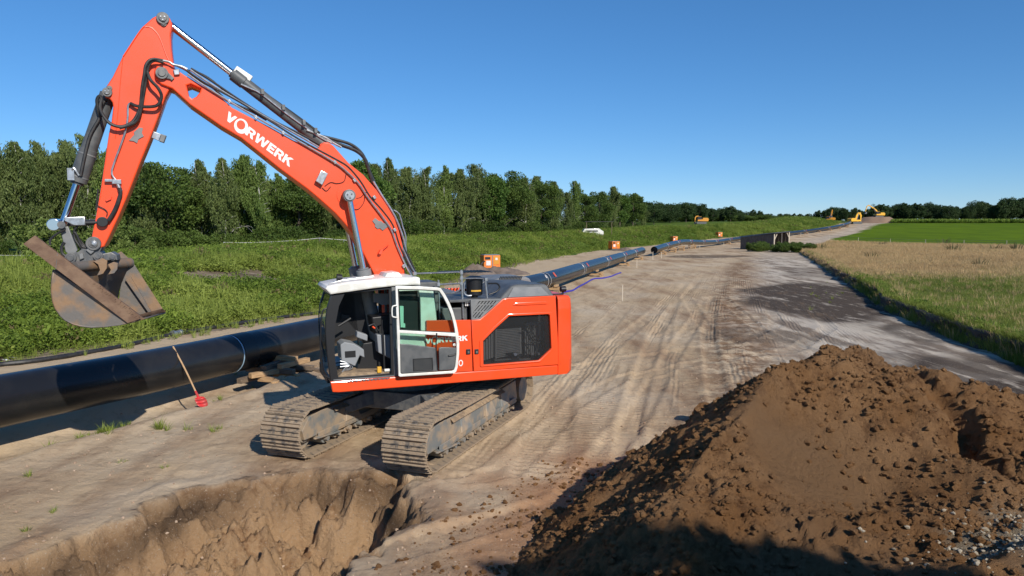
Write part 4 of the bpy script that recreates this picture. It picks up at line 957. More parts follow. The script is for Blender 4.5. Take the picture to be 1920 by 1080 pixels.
ground = grid_obj('ground', VV, sandF, M['sand'], attrs=dict(churn=np.exp(-((mdv+7.6+1.2*vnoise(GX, GY, 8, 41))/1.5)**2)*(GY > 14)*(GX > 0)*(1-sstep(70, 110, GY)), road=sstep(7.5, 4.5, np.abs(RD-.6))*(1-pitm)*sstep(10.5, 15, GY)*(1-fresh), rd=RD, rs=RS, lane=lane, topsoil=top, pale=pale, pit=pitm, humus=hum*.9, strip=strip, fresh=fresh))
def bank_mat():
    m = mat('weedy_bank_soil', (.25, .20, .15), 1, col2=(.15, .115, .08), scale=1.2, bump=.06, bscale=6, spec=.03); n = m.node_tree.nodes; l = m.node_tree.links; b = n['Principled BSDF']
    src = b.inputs['Base Color'].links[0].from_socket; a = n.new('ShaderNodeAttribute'); a.attribute_name = 'green'; x = n.new('ShaderNodeMix'); x.data_type = 'RGBA'
    l.new(a.outputs['Fac'], x.inputs[0]); l.new(src, x.inputs[6]); x.inputs[7].default_value = (.085, .13, .025, 1); l.new(x.outputs[2], b.inputs['Base Color']); return m
M['bank'] = bank_mat()
M['mead'] = mat('meadow_thatch', (.11, .13, .04), .95, col2=(.30, .23, .12), scale=.3, bump=.03, bscale=10)
M['field'] = mat('green_field', (.105, .165, .008), .9, col2=(.08, .13, .008), scale=.12, bump=.05, bscale=4, spec=.03)
M['far'] = mat('far_land', (.05, .085, .022), .95, col2=(.07, .10, .03), scale=.05, spec=.03)
# meadow colour: straw to the rear, green in front
def meadow_mat():
    m = bpy.data.materials.new('meadow_ground'); n, l = nodes(m); b = n['Principled BSDF']; b.inputs['Roughness'].default_value = 1; b.inputs['Specular IOR Level'].default_value = .03
    a = n.new('ShaderNodeAttribute'); a.attribute_name = 'straw'
    x = n.new('ShaderNodeMix'); x.data_type = 'RGBA'; x.inputs[6].default_value = (.085, .12, .025, 1); x.inputs[7].default_value = (.40, .28, .14, 1); l.new(a.outputs['Fac'], x.inputs[0]); l.new(x.outputs[2], b.inputs['Base Color'])
    return m
M['meadg'] = meadow_mat()
def straw_f(x, y): return np.clip(sstep(44, 66, y+10*fbm(x, y, 9, 3, 81)+(x-30)*-.12), 0, 1)*(.72+.5*vnoise(x, y, 14, 83))
embank = grid_obj('embankment', VV, Q[zone == 1], M['bank'], attrs=dict(green=np.maximum(sstep(15, 19, bdv), sstep(80, 110, GY))))
meadow = grid_obj('meadow', VV, Q[zone == 2], M['meadg'], attrs=dict(straw=straw_f(GX, GY)))
field = grid_obj('field', VV, Q[zone == 3], M['field'])
farland = grid_obj('land', VV, Q[zone == 4], M['far'])

# =================================================================== SOIL HEAP
def heap_z(x, y):
    def cone(cx_, cy_, h, R, e=1., asym=0):
        d = np.hypot(x-cx_, (y-cy_)*e); return h*(1-d/R)
    k = .14
    R_ = [(4.55, 9.5, 2.42), (4.1, 9.3, 2.44), (3.5, 8.95, 2.28), (2.75, 8.4, 2.02), (2.1, 7.8, 1.72), (1.74, 7.0, 1.38), (1.5, 6.0, 1.25), (1.2, 4.0, 1.7)]
    wx = .35*fbm(x, y, 1.3, 3, 89); wy = .35*fbm(x, y, 1.3, 3, 88)
    cr = ((x-4.55)*(7.8-9.5)-(y-9.5)*(2.1-4.55))/2.98; wl_s = sstep(-.35, .35, cr); sl_ = wl_s*(.77+.05*vnoise(x, y, 1.2, 87))+(1-wl_s)*.50
    rz_ = np.full(np.shape(x), -9.)
    for (ax, ay, ah), (bx_, by_, bh) in zip(R_[:-1], R_[1:]):
        ex, ey = bx_-ax, by_-ay; t = np.clip(((x+wx-ax)*ex+(y+wy-ay)*ey)/(ex*ex+ey*ey), 0, 1)
        rz_ = np.maximum(rz_, ah+(bh-ah)*t-sl_*np.hypot(x+wx-ax-t*ex, y+wy-ay-t*ey))
    cs = [rz_, cone(5.5, 9.1, 2.2, 4.3), cone(6.9, 8.2, 1.9, 4.2), cone(8.6, 7.2, 2.0, 4.4), cone(5, 5.0, 1.7, 5), cone(1.7, .6, 2.9, 4.6), cone(7.5, 2.5, 3.0, 7)]
    s_ = sum(np.exp(np.clip(c/k, -60, 60)) for c in cs); z = k*np.log(s_+1e-20)
    ridge = 1-np.abs(fbm(x, y, 1.6, 4, 91))*2
    z = z+.10*fbm(x, y, 2.2, 3, 92)+.12*(ridge-.7)
    # scooped bowl on the near face
    bowl = np.exp(-(((x-3.45)/.85)**2+((y-7.75)/.8)**2)**1.6); z = z-.42*bowl
    bowl2 = np.exp(-(((x-4.35)/.75)**2+((y-7.6)/.7)**2)**1.6); z = z-.22*bowl2
    # crevice
    d, s2 = polyline_d(x, y, [(5.15, 8.75), (5.25, 8.3), (5.0, 7.9), (5.35, 7.3), (5.7, 6.9)]); z = z-.5*np.exp(-(d/.13)**2)*np.exp(-((s2-.8)/.75)**2)+.10*np.exp(-((d-.35)/.2)**2)*(s2 < 1.9)
    d, s2 = polyline_d(x, y, [(6.1, 8.1), (6.25, 7.7), (6.15, 7.3)]); z = z-.34*np.exp(-(d/.11)**2)*np.exp(-((s2-.4)/.35)**2)
    cl = np.clip(vnoise(x, y, .9, 94)*2+.85, .3, 1)*(1-.75*np.clip(bowl+bowl2, 0, 1))
    z = z+cl*(.13*fbm(x, y, .30, 5, 95, .74)+.07*(np.clip(vnoise(x, y, .15, 96), 0, 1))+.09*np.clip(vnoise(x, y, .08, 97), 0, 1))
    return z
def hz_mask(x, y): return heap_z(x, y)
hx_ = axis(.2, 8.2, .032, -6.5, 16, 1.035); hy_ = axis(5.9, 10.8, .032, -7, 15.5, 1.035)
HX, HY = np.meshgrid(hx_, hy_); HZ = heap_z(HX, HY); base = zt(HX, HY, False)
keep = (HZ > base-.12) & (poly_sd(HX, HY, PIT) < .05) & (HZ > -.2); HZ = np.maximum(HZ, base-.15)
cutoff = (HX < -1.6-.0) & (HY > 4)
kf = (keep[:-1, :-1] | keep[1:, 1:] | keep[:-1, 1:] | keep[1:, :-1])
i2 = np.arange(HX.size).reshape(HX.shape); Q2 = np.stack([i2[:-1, :-1], i2[:-1, 1:], i2[1:, 1:], i2[1:, :-1]], -1)[kf]
def heap_mat():
    m = bpy.data.materials.new('moist_brown_soil'); n, l = nodes(m); b = n['Principled BSDF']; b.inputs['Roughness'].default_value = 1; b.inputs['Specular IOR Level'].default_value = .03
    tc = n.new('ShaderNodeTexCoord'); P = tc.outputs['Object']
    def noise(s, d=5, r=.6):
        t = n.new('ShaderNodeTexNoise'); t.inputs['Scale'].default_value = s; t.inputs['Detail'].default_value = d; t.inputs['Roughness'].default_value = r; l.new(P, t.inputs['Vector']); return t.outputs[0]
    def mr(v, a, b_):
        t = n.new('ShaderNodeMapRange'); t.inputs[1].default_value = a; t.inputs[2].default_value = b_; l.new(v, t.inputs[0]); return t.outputs[0]
    def mix(f, a, c):
        x = n.new('ShaderNodeMix'); x.data_type = 'RGBA'
        for i, v in ((6, a), (7, c)):
            if isinstance(v, tuple): x.inputs[i].default_value = (*v, 1)
            else: l.new(v, x.inputs[i])
        l.new(f, x.inputs[0]); return x.outputs[2]
    def attr(k): t = n.new('ShaderNodeAttribute'); t.attribute_name = k; return t.outputs['Fac']
    col = mix(mr(noise(1.1, 6), .40, .62), (.30, .152, .064), (.42, .235, .112))
    col = mix(mr(noise(5, 6, .7), .5, .7), col, (.17, .085, .042))
    col = mix(mr(noise(.5, 4), .52, .7), col, (.34, .20, .105))
    col = mix(attr('grey'), col, (.37, .31, .22))
    col = mix(attr('bowl'), col, (.30, .18, .095))
    l.new(col, b.inputs['Base Color'])
    a = n.new('ShaderNodeMath'); a.operation = 'MULTIPLY'; a.inputs[1].default_value = .20; l.new(noise(14, 10, .82), a.inputs[0])
    bp = n.new('ShaderNodeBump'); bp.inputs['Distance'].default_value = 1; bp.inputs['Strength'].default_value = .9; l.new(a.outputs[0], bp.inputs['Height']); l.new(bp.outputs[0], b.inputs['Normal'])
    return m
M['soil'] = heap_mat()
grey = sstep(.1, .9, 1.5-np.hypot((HX-4.75)/1.0, (HY-6.1)/.75)+1.1*fbm(HX, HY, .5, 4, 98))
bowla = np.clip(np.exp(-(((HX-3.45)/.9)**2+((HY-7.9)/.6)**2)**2)+np.exp(-(((HX-6.5)/.6)**2+((HY-7.7)/.45)**2)**2), 0, 1)*.8
heap = grid_obj('soil_heap', np.stack([HX, HY, HZ], -1).reshape(-1, 3), Q2, M['soil'], None, attrs=dict(grey=grey*.85, bowl=bowla))
tag(heap, 'large heap of moist brown soil with a scooped hollow, right foreground', 'soil heap')
# loose clods
def clod_mesh(seed, sub=2, rough=.35):
    bm = bmesh.new(); bmesh.ops.create_icosphere(bm, subdivisions=sub, radius=1); r = random.Random(seed)
    o = Vector((r.random()*50, r.random()*50, r.random()*50))
    from mathutils import noise
    for v in bm.verts:
        k = 1+rough*noise.noise(v.co*1.3+o)*1.6+rough*.5*noise.noise(v.co*3+o); v.co = v.co*k
        v.co.z *= .75
    me = bpy.data.meshes.new('clod'); bm.to_mesh(me); bm.free(); return me
def joined(name, protos, pts, m, label=None, cat=None, kind='stuff', shade=False):
    """many small copies baked into one mesh; pts: (x, y, z, scale, rz, proto)"""
    PV = []; PF = []
    for p in protos:
        v = np.empty(len(p.vertices)*3, np.float32); p.vertices.foreach_get('co', v); v = v.reshape(-1, 3)
        f = np.array([list(q.vertices) for q in p.polygons]); PV.append(v); PF.append(f)
    V = []; F = []; off = 0
    for x, y, z, s, rz, k in pts:
        v = PV[k]; c, sn = math.cos(rz), math.sin(rz)
        w = np.stack([v[:, 0]*c-v[:, 1]*sn, v[:, 0]*sn+v[:, 1]*c, v[:, 2]], 1)*s+(x, y, z); V.append(w); F.append(PF[k]+off); off += len(v)
    o = grid_obj(name, np.concatenate(V), np.concatenate(F), m, kind, shade)
    if label: o['label'] = label
    if cat: o['category'] = cat
    return o
c1s = [clod_mesh(i, 1) for i in range(6)]
pts = []
def hzp(x, y): return np.maximum(heap_z(x, y), zt(x, y))
N = 60000; X = rng.uniform(-1.6, 8.5, N); Y = rng.uniform(4.8, 12.5, N); Z = hzp(X, Y); hz0 = heap_z(X, Y); 
den = np.clip(vnoise(X, Y, .8, 101)*2+.6, .05, 1)*np.where(hz0 > -.9, 1, 0)*np.where(hz0 < 0, np.exp(hz0*2.6), 1)
bw = np.exp(-(((X-3.45)/.9)**2+((Y-7.85)/.75)**2)**2); den *= 1-.8*bw
ok = (rng.random(N) < den) & (poly_sd(X, Y, PIT) < -.1)
for x, y, z, h in zip(X[ok], Y[ok], Z[ok], hz0[ok]):
    s = .006+.044*random.random()**6
    pts.append((x, y, z+s*.2, s, random.uniform(0, 6.3), random.randrange(6)))
joined('clods', c1s, pts, M['soil'], 'crumbly brown clods strewn over and around the big soil heap', 'clods')
M['gravel'] = mat('pale_grey_lumps', (.36, .31, .23), .95, col2=(.24, .19, .125), scale=9)
pts = []
for i in range(1500):
    a = random.gauss(0, 1); b_ = random.gauss(0, 1); x = 4.75+a*.55; y = 6.05+b_*.4; z = float(hzp(np.array([x]), np.array([y]))[0]); s = .007+.024*random.random()**3
    pts.append((x, y, z+s*.3, s, random.uniform(0, 6.3), random.randrange(6)))
joined('gravel', c1s, pts, M['gravel'], 'pale grey crumbly lumps on the foot of the soil heap', 'gravel')
# larger single lumps
big = [clod_mesh(20+i, 3, .4) for i in range(4)]
for (px, py, s, k, lab) in ((1190, 853, .13, 0, 'single round brown clod alone on the sand left of the heap'), (1372, 772, .24, 1, 'upright angular brown lump on the left shoulder of the heap'), (1328, 790, .31, 2, 'broad dark flat lump at the left edge of the heap'),
                         (1035, 972, .15, 3, 'dark crumbling lump on the ground left of the heap foot'), (1147, 888, .05, 0, 'small brown clod nearest the single round one'), (1400, 768, .12, 3, 'small lump beside the upright angular one')):
    g_ = gnd(px, py+8)
    o = bpy.data.objects.new('clod', big[k]); 
    if not big[k].materials: big[k].materials.append(M['soil'])
    COL.objects.link(o); o.location = (g_.x, g_.y, g_.z+s*.4); o.scale = (s, s, s); o.rotation_euler = (0, 0, px); tag(o, lab, 'clod')
# pebbles and crumbs on the sand
N = 8000; X = rng.uniform(-9, 12, N); Y = 8+22*rng.random(N)**1.5; Z = zt(X, Y); pts = []
for x, y, z in zip(X, Y, Z):
    s = .005+.022*random.random()**5; pts.append((x, y, z+s*.2, s, random.uniform(0, 6.3), random.randrange(6)))
M['crumb'] = mat('dry_sand_crumbs', (.45, .33, .23), .95, col2=(.3, .2, .13), scale=1.5)
joined('crumbs', c1s, pts, M['crumb'], 'small dry crumbs and pebbles scattered over the sand', 'pebbles')

# =================================================================== VEGETATION
PROTO = bpy.data.collections.new('plant_sources')
def proto(name, me):
    o = bpy.data.objects.new(name, me); return o
def leaf_mesh(name, leaves, m):
    """leaves: list of (pos, dir, side, length, width) -> folded leaf of two triangles each"""
    V = []; F = []
    for p, d, s, L_, w in leaves:
        b = len(V); V += [p, p+d*L_*.45+s*w*.5, p+d*L_, p+d*L_*.45-s*w*.5]; F += [(b, b+1, b+2, b+3)]
    me = bpy.data.meshes.new(name); me.from_pydata([tuple(v) for v in V], [], F); me.materials.append(m); me.update(); return me
def rv(r=random): 
    v = Vector((r.gauss(0, 1), r.gauss(0, 1), r.gauss(0, 1))); return v.normalized()
def weed(seed, h, R, n, L_, m, up=.35):
    r = random.Random(seed); lv = []
    for i in range(n):
        a = r.uniform(0, 6.28); q = R*math.sqrt(r.random()); z = h*r.random()**.7*(1-.35*q/R)
        p = Vector((q*math.cos(a), q*math.sin(a), z)); d = (rv(r)+Vector((math.cos(a), math.sin(a), up))).normalized(); s = d.cross(rv(r)).normalized()
        l_ = L_*r.uniform(.6, 1.3); lv.append((p, d, s, l_, l_*.42))
    return leaf_mesh('weed', lv, m)
def tuft(seed, h, n, w, m, spread=.25, R=.12):
    r = random.Random(seed); V = []; F = []
    for i in range(n):
        a = r.uniform(0, 6.28); q = R*math.sqrt(r.random()); p = Vector((q*math.cos(a), q*math.sin(a), 0)); t = Vector((math.cos(a), math.sin(a), 0))*r.uniform(.1, 1)*spread
        hh = h*r.uniform(.55, 1.1); s = Vector((math.cos(a+1.57+r.uniform(-1, 1)), math.sin(a+1.57), 0))*w; b = len(V)
        V += [p-s, p+s, p+t*hh*.8+Vector((0, 0, hh*.6))+s*.7, p+t*hh*.8+Vector((0, 0, hh*.6))-s*.7, p+t*hh*2+Vector((0, 0, hh))]
        F += [(b, b+1, b+2, b+3), (b+3, b+2, b+4)]
    me = bpy.data.meshes.new('tuft'); me.from_pydata([tuple(v) for v in V], [], F); me.materials.append(m); me.update(); return me
def scatter(name, meshes, P, S, R, I, label, cat, parent=None, tilt=.15):
    """one object whose points carry instances of the given plant meshes (geometry nodes)"""
    me = bpy.data.meshes.new(name); n = len(P); me.vertices.add(n); me.vertices.foreach_set('co', np.asarray(P, np.float32).ravel())
    a = me.attributes.new('scl', 'FLOAT', 'POINT'); a.data.foreach_set('value', np.asarray(S, np.float32))
    rot = np.stack([rng.uniform(-tilt, tilt, n), rng.uniform(-tilt, tilt, n), R], 1).astype(np.float32)
    a = me.attributes.new('rot', 'FLOAT_VECTOR', 'POINT'); a.data.foreach_set('vector', rot.ravel())
    a = me.attributes.new('idx', 'INT', 'POINT'); a.data.foreach_set('value', np.asarray(I, np.int32))
    o = addobj(name, me, parent)
    ng = bpy.data.node_groups.new(name+'_nodes', 'GeometryNodeTree')
    ng.interface.new_socket('Geometry', in_out='INPUT', socket_type='NodeSocketGeometry'); ng.interface.new_socket('Geometry', in_out='OUTPUT', socket_type='NodeSocketGeometry')
    gi = ng.nodes.new('NodeGroupInput'); go_ = ng.nodes.new('NodeGroupOutput'); ip = ng.nodes.new('GeometryNodeInstanceOnPoints')
    gc = bpy.data.collections.new(name+'_sources')
    for i, q in enumerate(meshes): gc.objects.link(bpy.data.objects.new('%s_%02d' % (name, i), q))
    ci = ng.nodes.new('GeometryNodeCollectionInfo'); ci.inputs['Collection'].default_value = gc; ci.inputs['Separate Children'].default_value = True; ci.inputs['Reset Children'].default_value = True
    def na(t, k):
        x = ng.nodes.new('GeometryNodeInputNamedAttribute'); x.data_type = t; x.inputs['Name'].default_value = k; return [s for s in x.outputs if s.enabled][0]
    l = ng.links; l.new(gi.outputs[0], ip.inputs['Points']); l.new(ci.outputs[0], ip.inputs['Instance']); ip.inputs['Pick Instance'].default_value = True
    l.new(na('INT', 'idx'), ip.inputs['Instance Index']); l.new(na('FLOAT_VECTOR', 'rot'), ip.inputs['Rotation']); l.new(na('FLOAT', 'scl'), ip.inputs['Scale']); l.new(ip.outputs[0], go_.inputs[0])
    md = o.modifiers.new('plants', 'NODES'); md.node_group = ng
    return tag(o, label, cat, kind='stuff')
M['weedA'] = leafmat('weed_leaf', (.075, .13, .016), (.25, .33, .05), .5)
M['weedB'] = leafmat('weed_leaf_light', (.14, .19, .025), (.33, .39, .08), .5)
M['weedC'] = leafmat('dry_weed', (.16, .13, .05), (.28, .22, .10), .5)
M['flower'] = mat('white_flower', (.75, .75, .7), .6)
M['grassG'] = leafmat('meadow_green', (.11, .155, .022), (.27, .31, .06), .4)
M['straw'] = leafmat('straw_grass', (.40, .265, .125), (.64, .455, .225), .4, .3)
M['dark_tuft'] = leafmat('dark_dock', (.07, .09, .03), (.14, .12, .06), .4)
wm = [weed(i, .55+.15*i, .40, 130, .105, M['weedA']) for i in range(3)]+[weed(10+i, .5, .34, 100, .12, M['weedB']) for i in range(2)]+[weed(20, .75, .25, 40, .16, M['weedA'], 1.2), weed(21, .7, .2, 34, .16, M['weedC'], 1.5), tuft(30, .8, 16, .012, M['weedB'], .3)]
def bank_pts(n, y0, y1, dmin, dmax, pw=1.):
    Y = y0*(y1/y0)**rng.random(n); D = rng.uniform(dmin, dmax, n); X = interpx(Y, BANKX)-D/.92; return X, Y, D
X, Y, D = bank_pts(46000, 14, 345, -1.4, 23)
dens = np.where(D < 1.5, np.clip(.35+D*.35, 0, 1), 1)
bare = fbm(X, Y, 3.4, 2, 111)+.5*np.exp(-((D-5.5)/3.5)**2)+sum(1.6*np.exp(-(((X-a)/r)**2+((Y-b)/(r*1.6))**2)**2) for a, b, r in ((-16.6, 40, 1.3), (-14.2, 40.5, 1.4), (-19.5, 33, 1.0), (-17, 30, .9), (-4.6, 69, 2.2), (-15.5, 44, 1))); keepm = (rng.random(len(X)) < dens) & ~((bare > .62) & (D > 1.5) & (D < 11))
keepm &= (X > -.85*Y-6)
X, Y, D = X[keepm], Y[keepm], D[keepm]; Z = zt(X, Y)
patch = fbm(X, Y, 5, 3, 113)
I = np.where(patch > .12, rng.choice([3, 4, 4, 7], len(X)), rng.choice([0, 1, 2, 5, 0, 1], len(X)))
I = np.where(rng.random(len(X)) < np.clip(.02+patch*-.15, .01, .12), 6, I); I = np.where((D < .8), rng.choice([7, 7, 3], len(X)), I)
S = rng.uniform(.7, 1.25, len(X))*(1+.003*Y)*np.where(D < .8, .42, 1)
scatter('bank_weeds', wm, np.stack([X, Y, Z-.04], 1), S, rng.uniform(0, 6.3, len(X)), I, 'dense green nettles and weeds covering the long embankment', 'weeds')
# white umbels
fm = MB()
for i in range(9):
    a = random.uniform(0, 6.3); q = random.uniform(0, .09); fm.add([(q*math.cos(a)+dx, q*math.sin(a)+dy, random.uniform(-.01, .01)) for dx, dy in ((-.03, 0), (0, -.03), (.03, 0), (0, .03))], [(0, 1, 2, 3)])
fmm = fm.mesh('umbel', [M['flower']])
fl = []
for (px, py, n_, sp) in ((35, 500, 6, 26), (75, 530, 14, 16), (95, 545, 10, 12), (15, 660, 8, 20), (20, 610, 5, 14), (60, 540, 8, 30), (150, 618, 3, 12), (12, 672, 4, 10), (360, 500, 4, 50), (600, 500, 3, 60), (5, 560, 4, 20)):
    for i in range(n_):
        x_ = px+random.gauss(0, sp); y_ = py+random.gauss(0, sp*.5)
        for z_ in np.arange(.1, 3.2, .15):
            g_ = gnd(x_, y_, z_)
            if ztp(g_.x, g_.y)+.62 >= z_ and g_.y < 90 and float(bank_d(g_.x, g_.y)) > 0: fl.append((g_.x, g_.y, z_+.02)); break
if fl: scatter('bank_flowers', [fmm], np.array(fl), rng.uniform(.7, 1.3, len(fl)), rng.uniform(0, 6, len(fl)), np.zeros(len(fl)), 'white umbel flowers among the weeds of the embankment', 'flowers')
# meadow grass
gm = [tuft(40+i, .42, 22, .009, M['grassG'], .35, .2) for i in range(3)]+[tuft(50+i, .62, 24, .011, M['straw'], .25, .22) for i in range(3)]
n = 85000; Y = 13*(200/13)**rng.random(n); Dd = rng.uniform(-.12, 1, n)**1; W_ = np.clip(.72*Y+4-interpx(Y, MEADX), 1, 120); X = interpx(Y, MEADX)+Dd*W_
ok = (X > interpx(Y, MEADX)-.1) & (X < np.interp(Y, [60, 128, 150, 186, 215], [140, 112, 103, 88, 70])); X, Y = X[ok], Y[ok]; Z = zt(X, Y)
sf = straw_f(X, Y); I = np.where(rng.random(len(X)) < sf*1.05+.03, rng.choice([3, 4, 5], len(X)), rng.choice([0, 1, 2], len(X)))
S = rng.uniform(.55, 1.0, len(X))*(.72+.0035*Y)
scatter('meadow_grass', gm, np.stack([X, Y, Z-.02], 1), S, rng.uniform(0, 6.3, len(X)), I, 'tall meadow grass, green in front and straw coloured behind', 'grass')
# overhanging turf fringe along the cut edge
n = 5200; Y = 14*(130/14)**rng.random(n); X = interpx(Y, MEADX)+.42+np.abs(rng.normal(0, .22, n))-fbm(interpx(Y, MEADX), Y, 2.5, 3, 3)*.25; Z = zt(X, Y); k = Z > .12; 
scatter('turf_fringe', gm[:3]+wm[:1], np.stack([X, Y, Z-.05], 1)[k], (rng.uniform(.35, .7, n)*(1+.004*Y))[k], rng.uniform(0, 6.3, n)[k], rng.choice([0, 1, 2, 0, 1, 2, 3], n)[k], 'shaggy grass fringe hanging over the cut edge of the meadow', 'grass', tilt=.4)
# field crop rows (taller dark band)
X = rng.uniform(95, 330, 9000); Y = rng.uniform(352, 372, 9000); ok = (X > interpx(Y, MEADX)+3); X, Y = X[ok], Y[ok]
scatter('crop_rows', [weed(60, .8, .5, 26, .5, M['weedA'], 1.2)], np.stack([X, Y, zt(X, Y)], 1), rng.uniform(1.2, 1.9, len(X)), rng.uniform(0, 6.3, len(X)), np.zeros(len(X)), 'dark green band of tall crop beyond the bright field', 'crop')
# field turf (short)
X = rng.uniform(60, 270, 16000); Y = rng.uniform(120, 352, 16000); ok = (X > interpx(Y, MEADX)+2) & (X > np.interp(Y, [60, 128, 150, 186, 215, 230], [140, 112, 103, 88, 70, 90])+.5); X, Y = X[ok], Y[ok]
# weeds in and around the working strip
def stray(px, py, n_, spx, spy, s0=.35):
    out = []
    for i in range(n_):
        g_ = gnd(px+random.gauss(0, spx), py+random.gauss(0, spy)); out.append((g_.x, g_.y, ztp(g_.x, g_.y)-.01, s0*random.uniform(.5, 1.3)))
    return out
st_ = []
for a in ((190, 805, 26, 14, 5, .28), (150, 815, 12, 14, 4, .22), (92, 825, 5, 5, 3, .25), (300, 803, 9, 5, 1.5, .28), (350, 807, 4, 4, 1.5, .22), (408, 809, 4, 4, 1.5, .22), (312, 762, 6, 5, 2, .2), (410, 752, 7, 8, 3, .2), (235, 797, 8, 8, 3, .2), (455, 705, 5, 12, 3, .15),
          (100, 960, 3, 3, 2, .22), (48, 997, 2, 2, 2, .18), (55, 893, 3, 3, 2, .18), (230, 866, 3, 8, 2, .14), (310, 880, 2, 3, 2, .12), (1540, 560, 10, 20, 8, .35), (1562, 545, 8, 20, 8, .3)): st_ += stray(*a)
st_ = np.array(st_)
scatter('stray_grass', [tuft(70, .5, 16, .016, M['weedB'], .7, .12), tuft(71, .4, 14, .018, M['grassG'], .9, .14)], st_[:, :3], st_[:, 3]*1.3, rng.uniform(0, 6, len(st_)), rng.integers(0, 2, len(st_)), 'small green grass tufts sprouting from the bare sand', 'grass')

# raw dark soil face where the topsoil was cut away along the meadow
ys = np.concatenate([np.arange(12, 60, .3), np.arange(60, 128, .8)]); ex = np.interp(ys, *MEADX)-fbm(np.interp(ys, *MEADX), ys, 2.5, 3, 3)*.5/.93+.1
rows_ = []
for k, (o_, z_) in enumerate(((-.34, -.06), (-.18, .10), (-.06, .22), (-.05, .38), (-.10, .50), (.05, .57), (.5, .50))):
    xx = ex+o_+.10*vnoise(ys, ys*0+k*3., .6, 130+k)+.09*vnoise(ys, ys*0+k, .25, 140); zz = zt(ex*0+ex-.6, ys, False)*0+z_*np.interp(ys, [60, 128], [1, .6])+.05*vnoise(ys, ys*0+k*2., .4, 150+k)
    rows_.append(np.stack([xx, ys, zz], 1))
nr, nc = len(rows_), len(ys); ii = np.arange(nr*nc).reshape(nr, nc); F_ = np.stack([ii[:-1, :-1], ii[1:, :-1], ii[1:, 1:], ii[:-1, 1:]], -1).reshape(-1, 4)
M['cut'] = mat('raw_topsoil_face', (.045, .033, .025), .95, col2=(.085, .06, .042), scale=2.5, bump=.05, bscale=7)
grid_obj('topsoil_edge', np.concatenate(rows_), F_, M['cut'])
# =================================================================== TREES
random.seed(2024)
def leaf_np(P, D, S, L_, W_):
    """vectorised kite leaves"""
    a = P; b = P+D*(L_*.5)[:, None]+S*(W_*.5)[:, None]; c = P+D*L_[:, None]; d = P+D*(L_*.5)[:, None]-S*(W_*.5)[:, None]
    return np.stack([a, b, c, d], 1).reshape(-1, 3)
def unit(v): return v/np.maximum(np.linalg.norm(v, axis=-1, keepdims=True), 1e-6)
def mesh_quads(name, V, m):
    n = len(V)//4; me = bpy.data.meshes.new(name); me.vertices.add(len(V)); me.vertices.foreach_set('co', V.astype(np.float32).ravel())
    me.loops.add(n*4); me.loops.foreach_set('vertex_index', np.arange(n*4, dtype=np.int32)); me.polygons.add(n)
    me.polygons.foreach_set('loop_start', np.arange(0, n*4, 4, dtype=np.int32)); me.polygons.foreach_set('loop_total', np.full(n, 4, np.int32)); me.materials.append(m); me.update(calc_edges=True); return me
def birch_crown(seed, H, m, wid=2.3, n=17000):
    r = np.random.default_rng(seed); nb = 110
    t = r.random(nb)**.85; h0 = H*(.13+.85*t); az = r.uniform(0, 6.283, nb)
    prof = np.interp(t, [0, .15, .55, .8, .93, 1], [.75, .95, 1, .8, .5, .2])*wid*r.uniform(.35, 1.2, nb)*(1+.3*np.sin(az*2+t*9+seed))
    B = r.integers(0, nb, n); f = np.sqrt(r.random(n)); drop = r.random(n)**1.3
    R = prof[B]*f; sid = (B*7+(f*9).astype(int)); ja = (np.sin(sid*12.9898)*43758.5453) % 1; jb = (np.sin(sid*78.233)*12543.1) % 1
    aa = az[B]+(ja-.5)*.9/np.maximum(R, .4)
    z = h0[B]+R*.55*(1-.35*f)-drop*(.5+1.1*f)*(.7+.6*jb)
    off = .45*np.sin(z*.9+seed); P = np.stack([np.cos(aa)*R+off, np.sin(aa)*R+.4*np.cos(z*.8+seed*2), z], 1)+r.normal(0, .08, (n, 3))
    D = unit(r.normal(0, .38, (n, 3))+(0, 0, -.9)); S = unit(np.cross(D, r.normal(0, 1, (n, 3)))); L_ = r.uniform(.15, .33, n); return mesh_quads('birch_crown', leaf_np(P, D, S, L_*1.25, L_*.42), m)
def broad_crown(seed, H, W, m, n=13000, low=.12, ls=.26, nb=46, sq=.9):
    r = np.random.default_rng(seed)
    u = unit(r.normal(0, 1, (nb, 3))); rad = r.uniform(.45, 1, nb)**.5
    C = u*rad[:, None]*np.array([W*.78, W*.78, H*(1-low)*.42*sq])+np.array([0, 0, H*(low+(1-low)*.52)]); br = r.uniform(.16, .34, nb)*W
    B = r.integers(0, nb, n); d = unit(r.normal(0, 1, (n, 3))+(0, 0, .25)); q = br[B]*r.random(n)**.28
    P = C[B]+d*q[:, None]*np.array([1, 1, .75]); P[:, 2] = np.maximum(P[:, 2], .1*H*low+r.random(n)*.4)
    D = unit(d*.6+r.normal(0, .6, (n, 3))); S = unit(np.cross(D, r.normal(0, 1, (n, 3)))); L_ = r.uniform(.65, 1.3, n)*ls; return mesh_quads('broad_crown', leaf_np(P, D, S, L_, L_*.7), m)
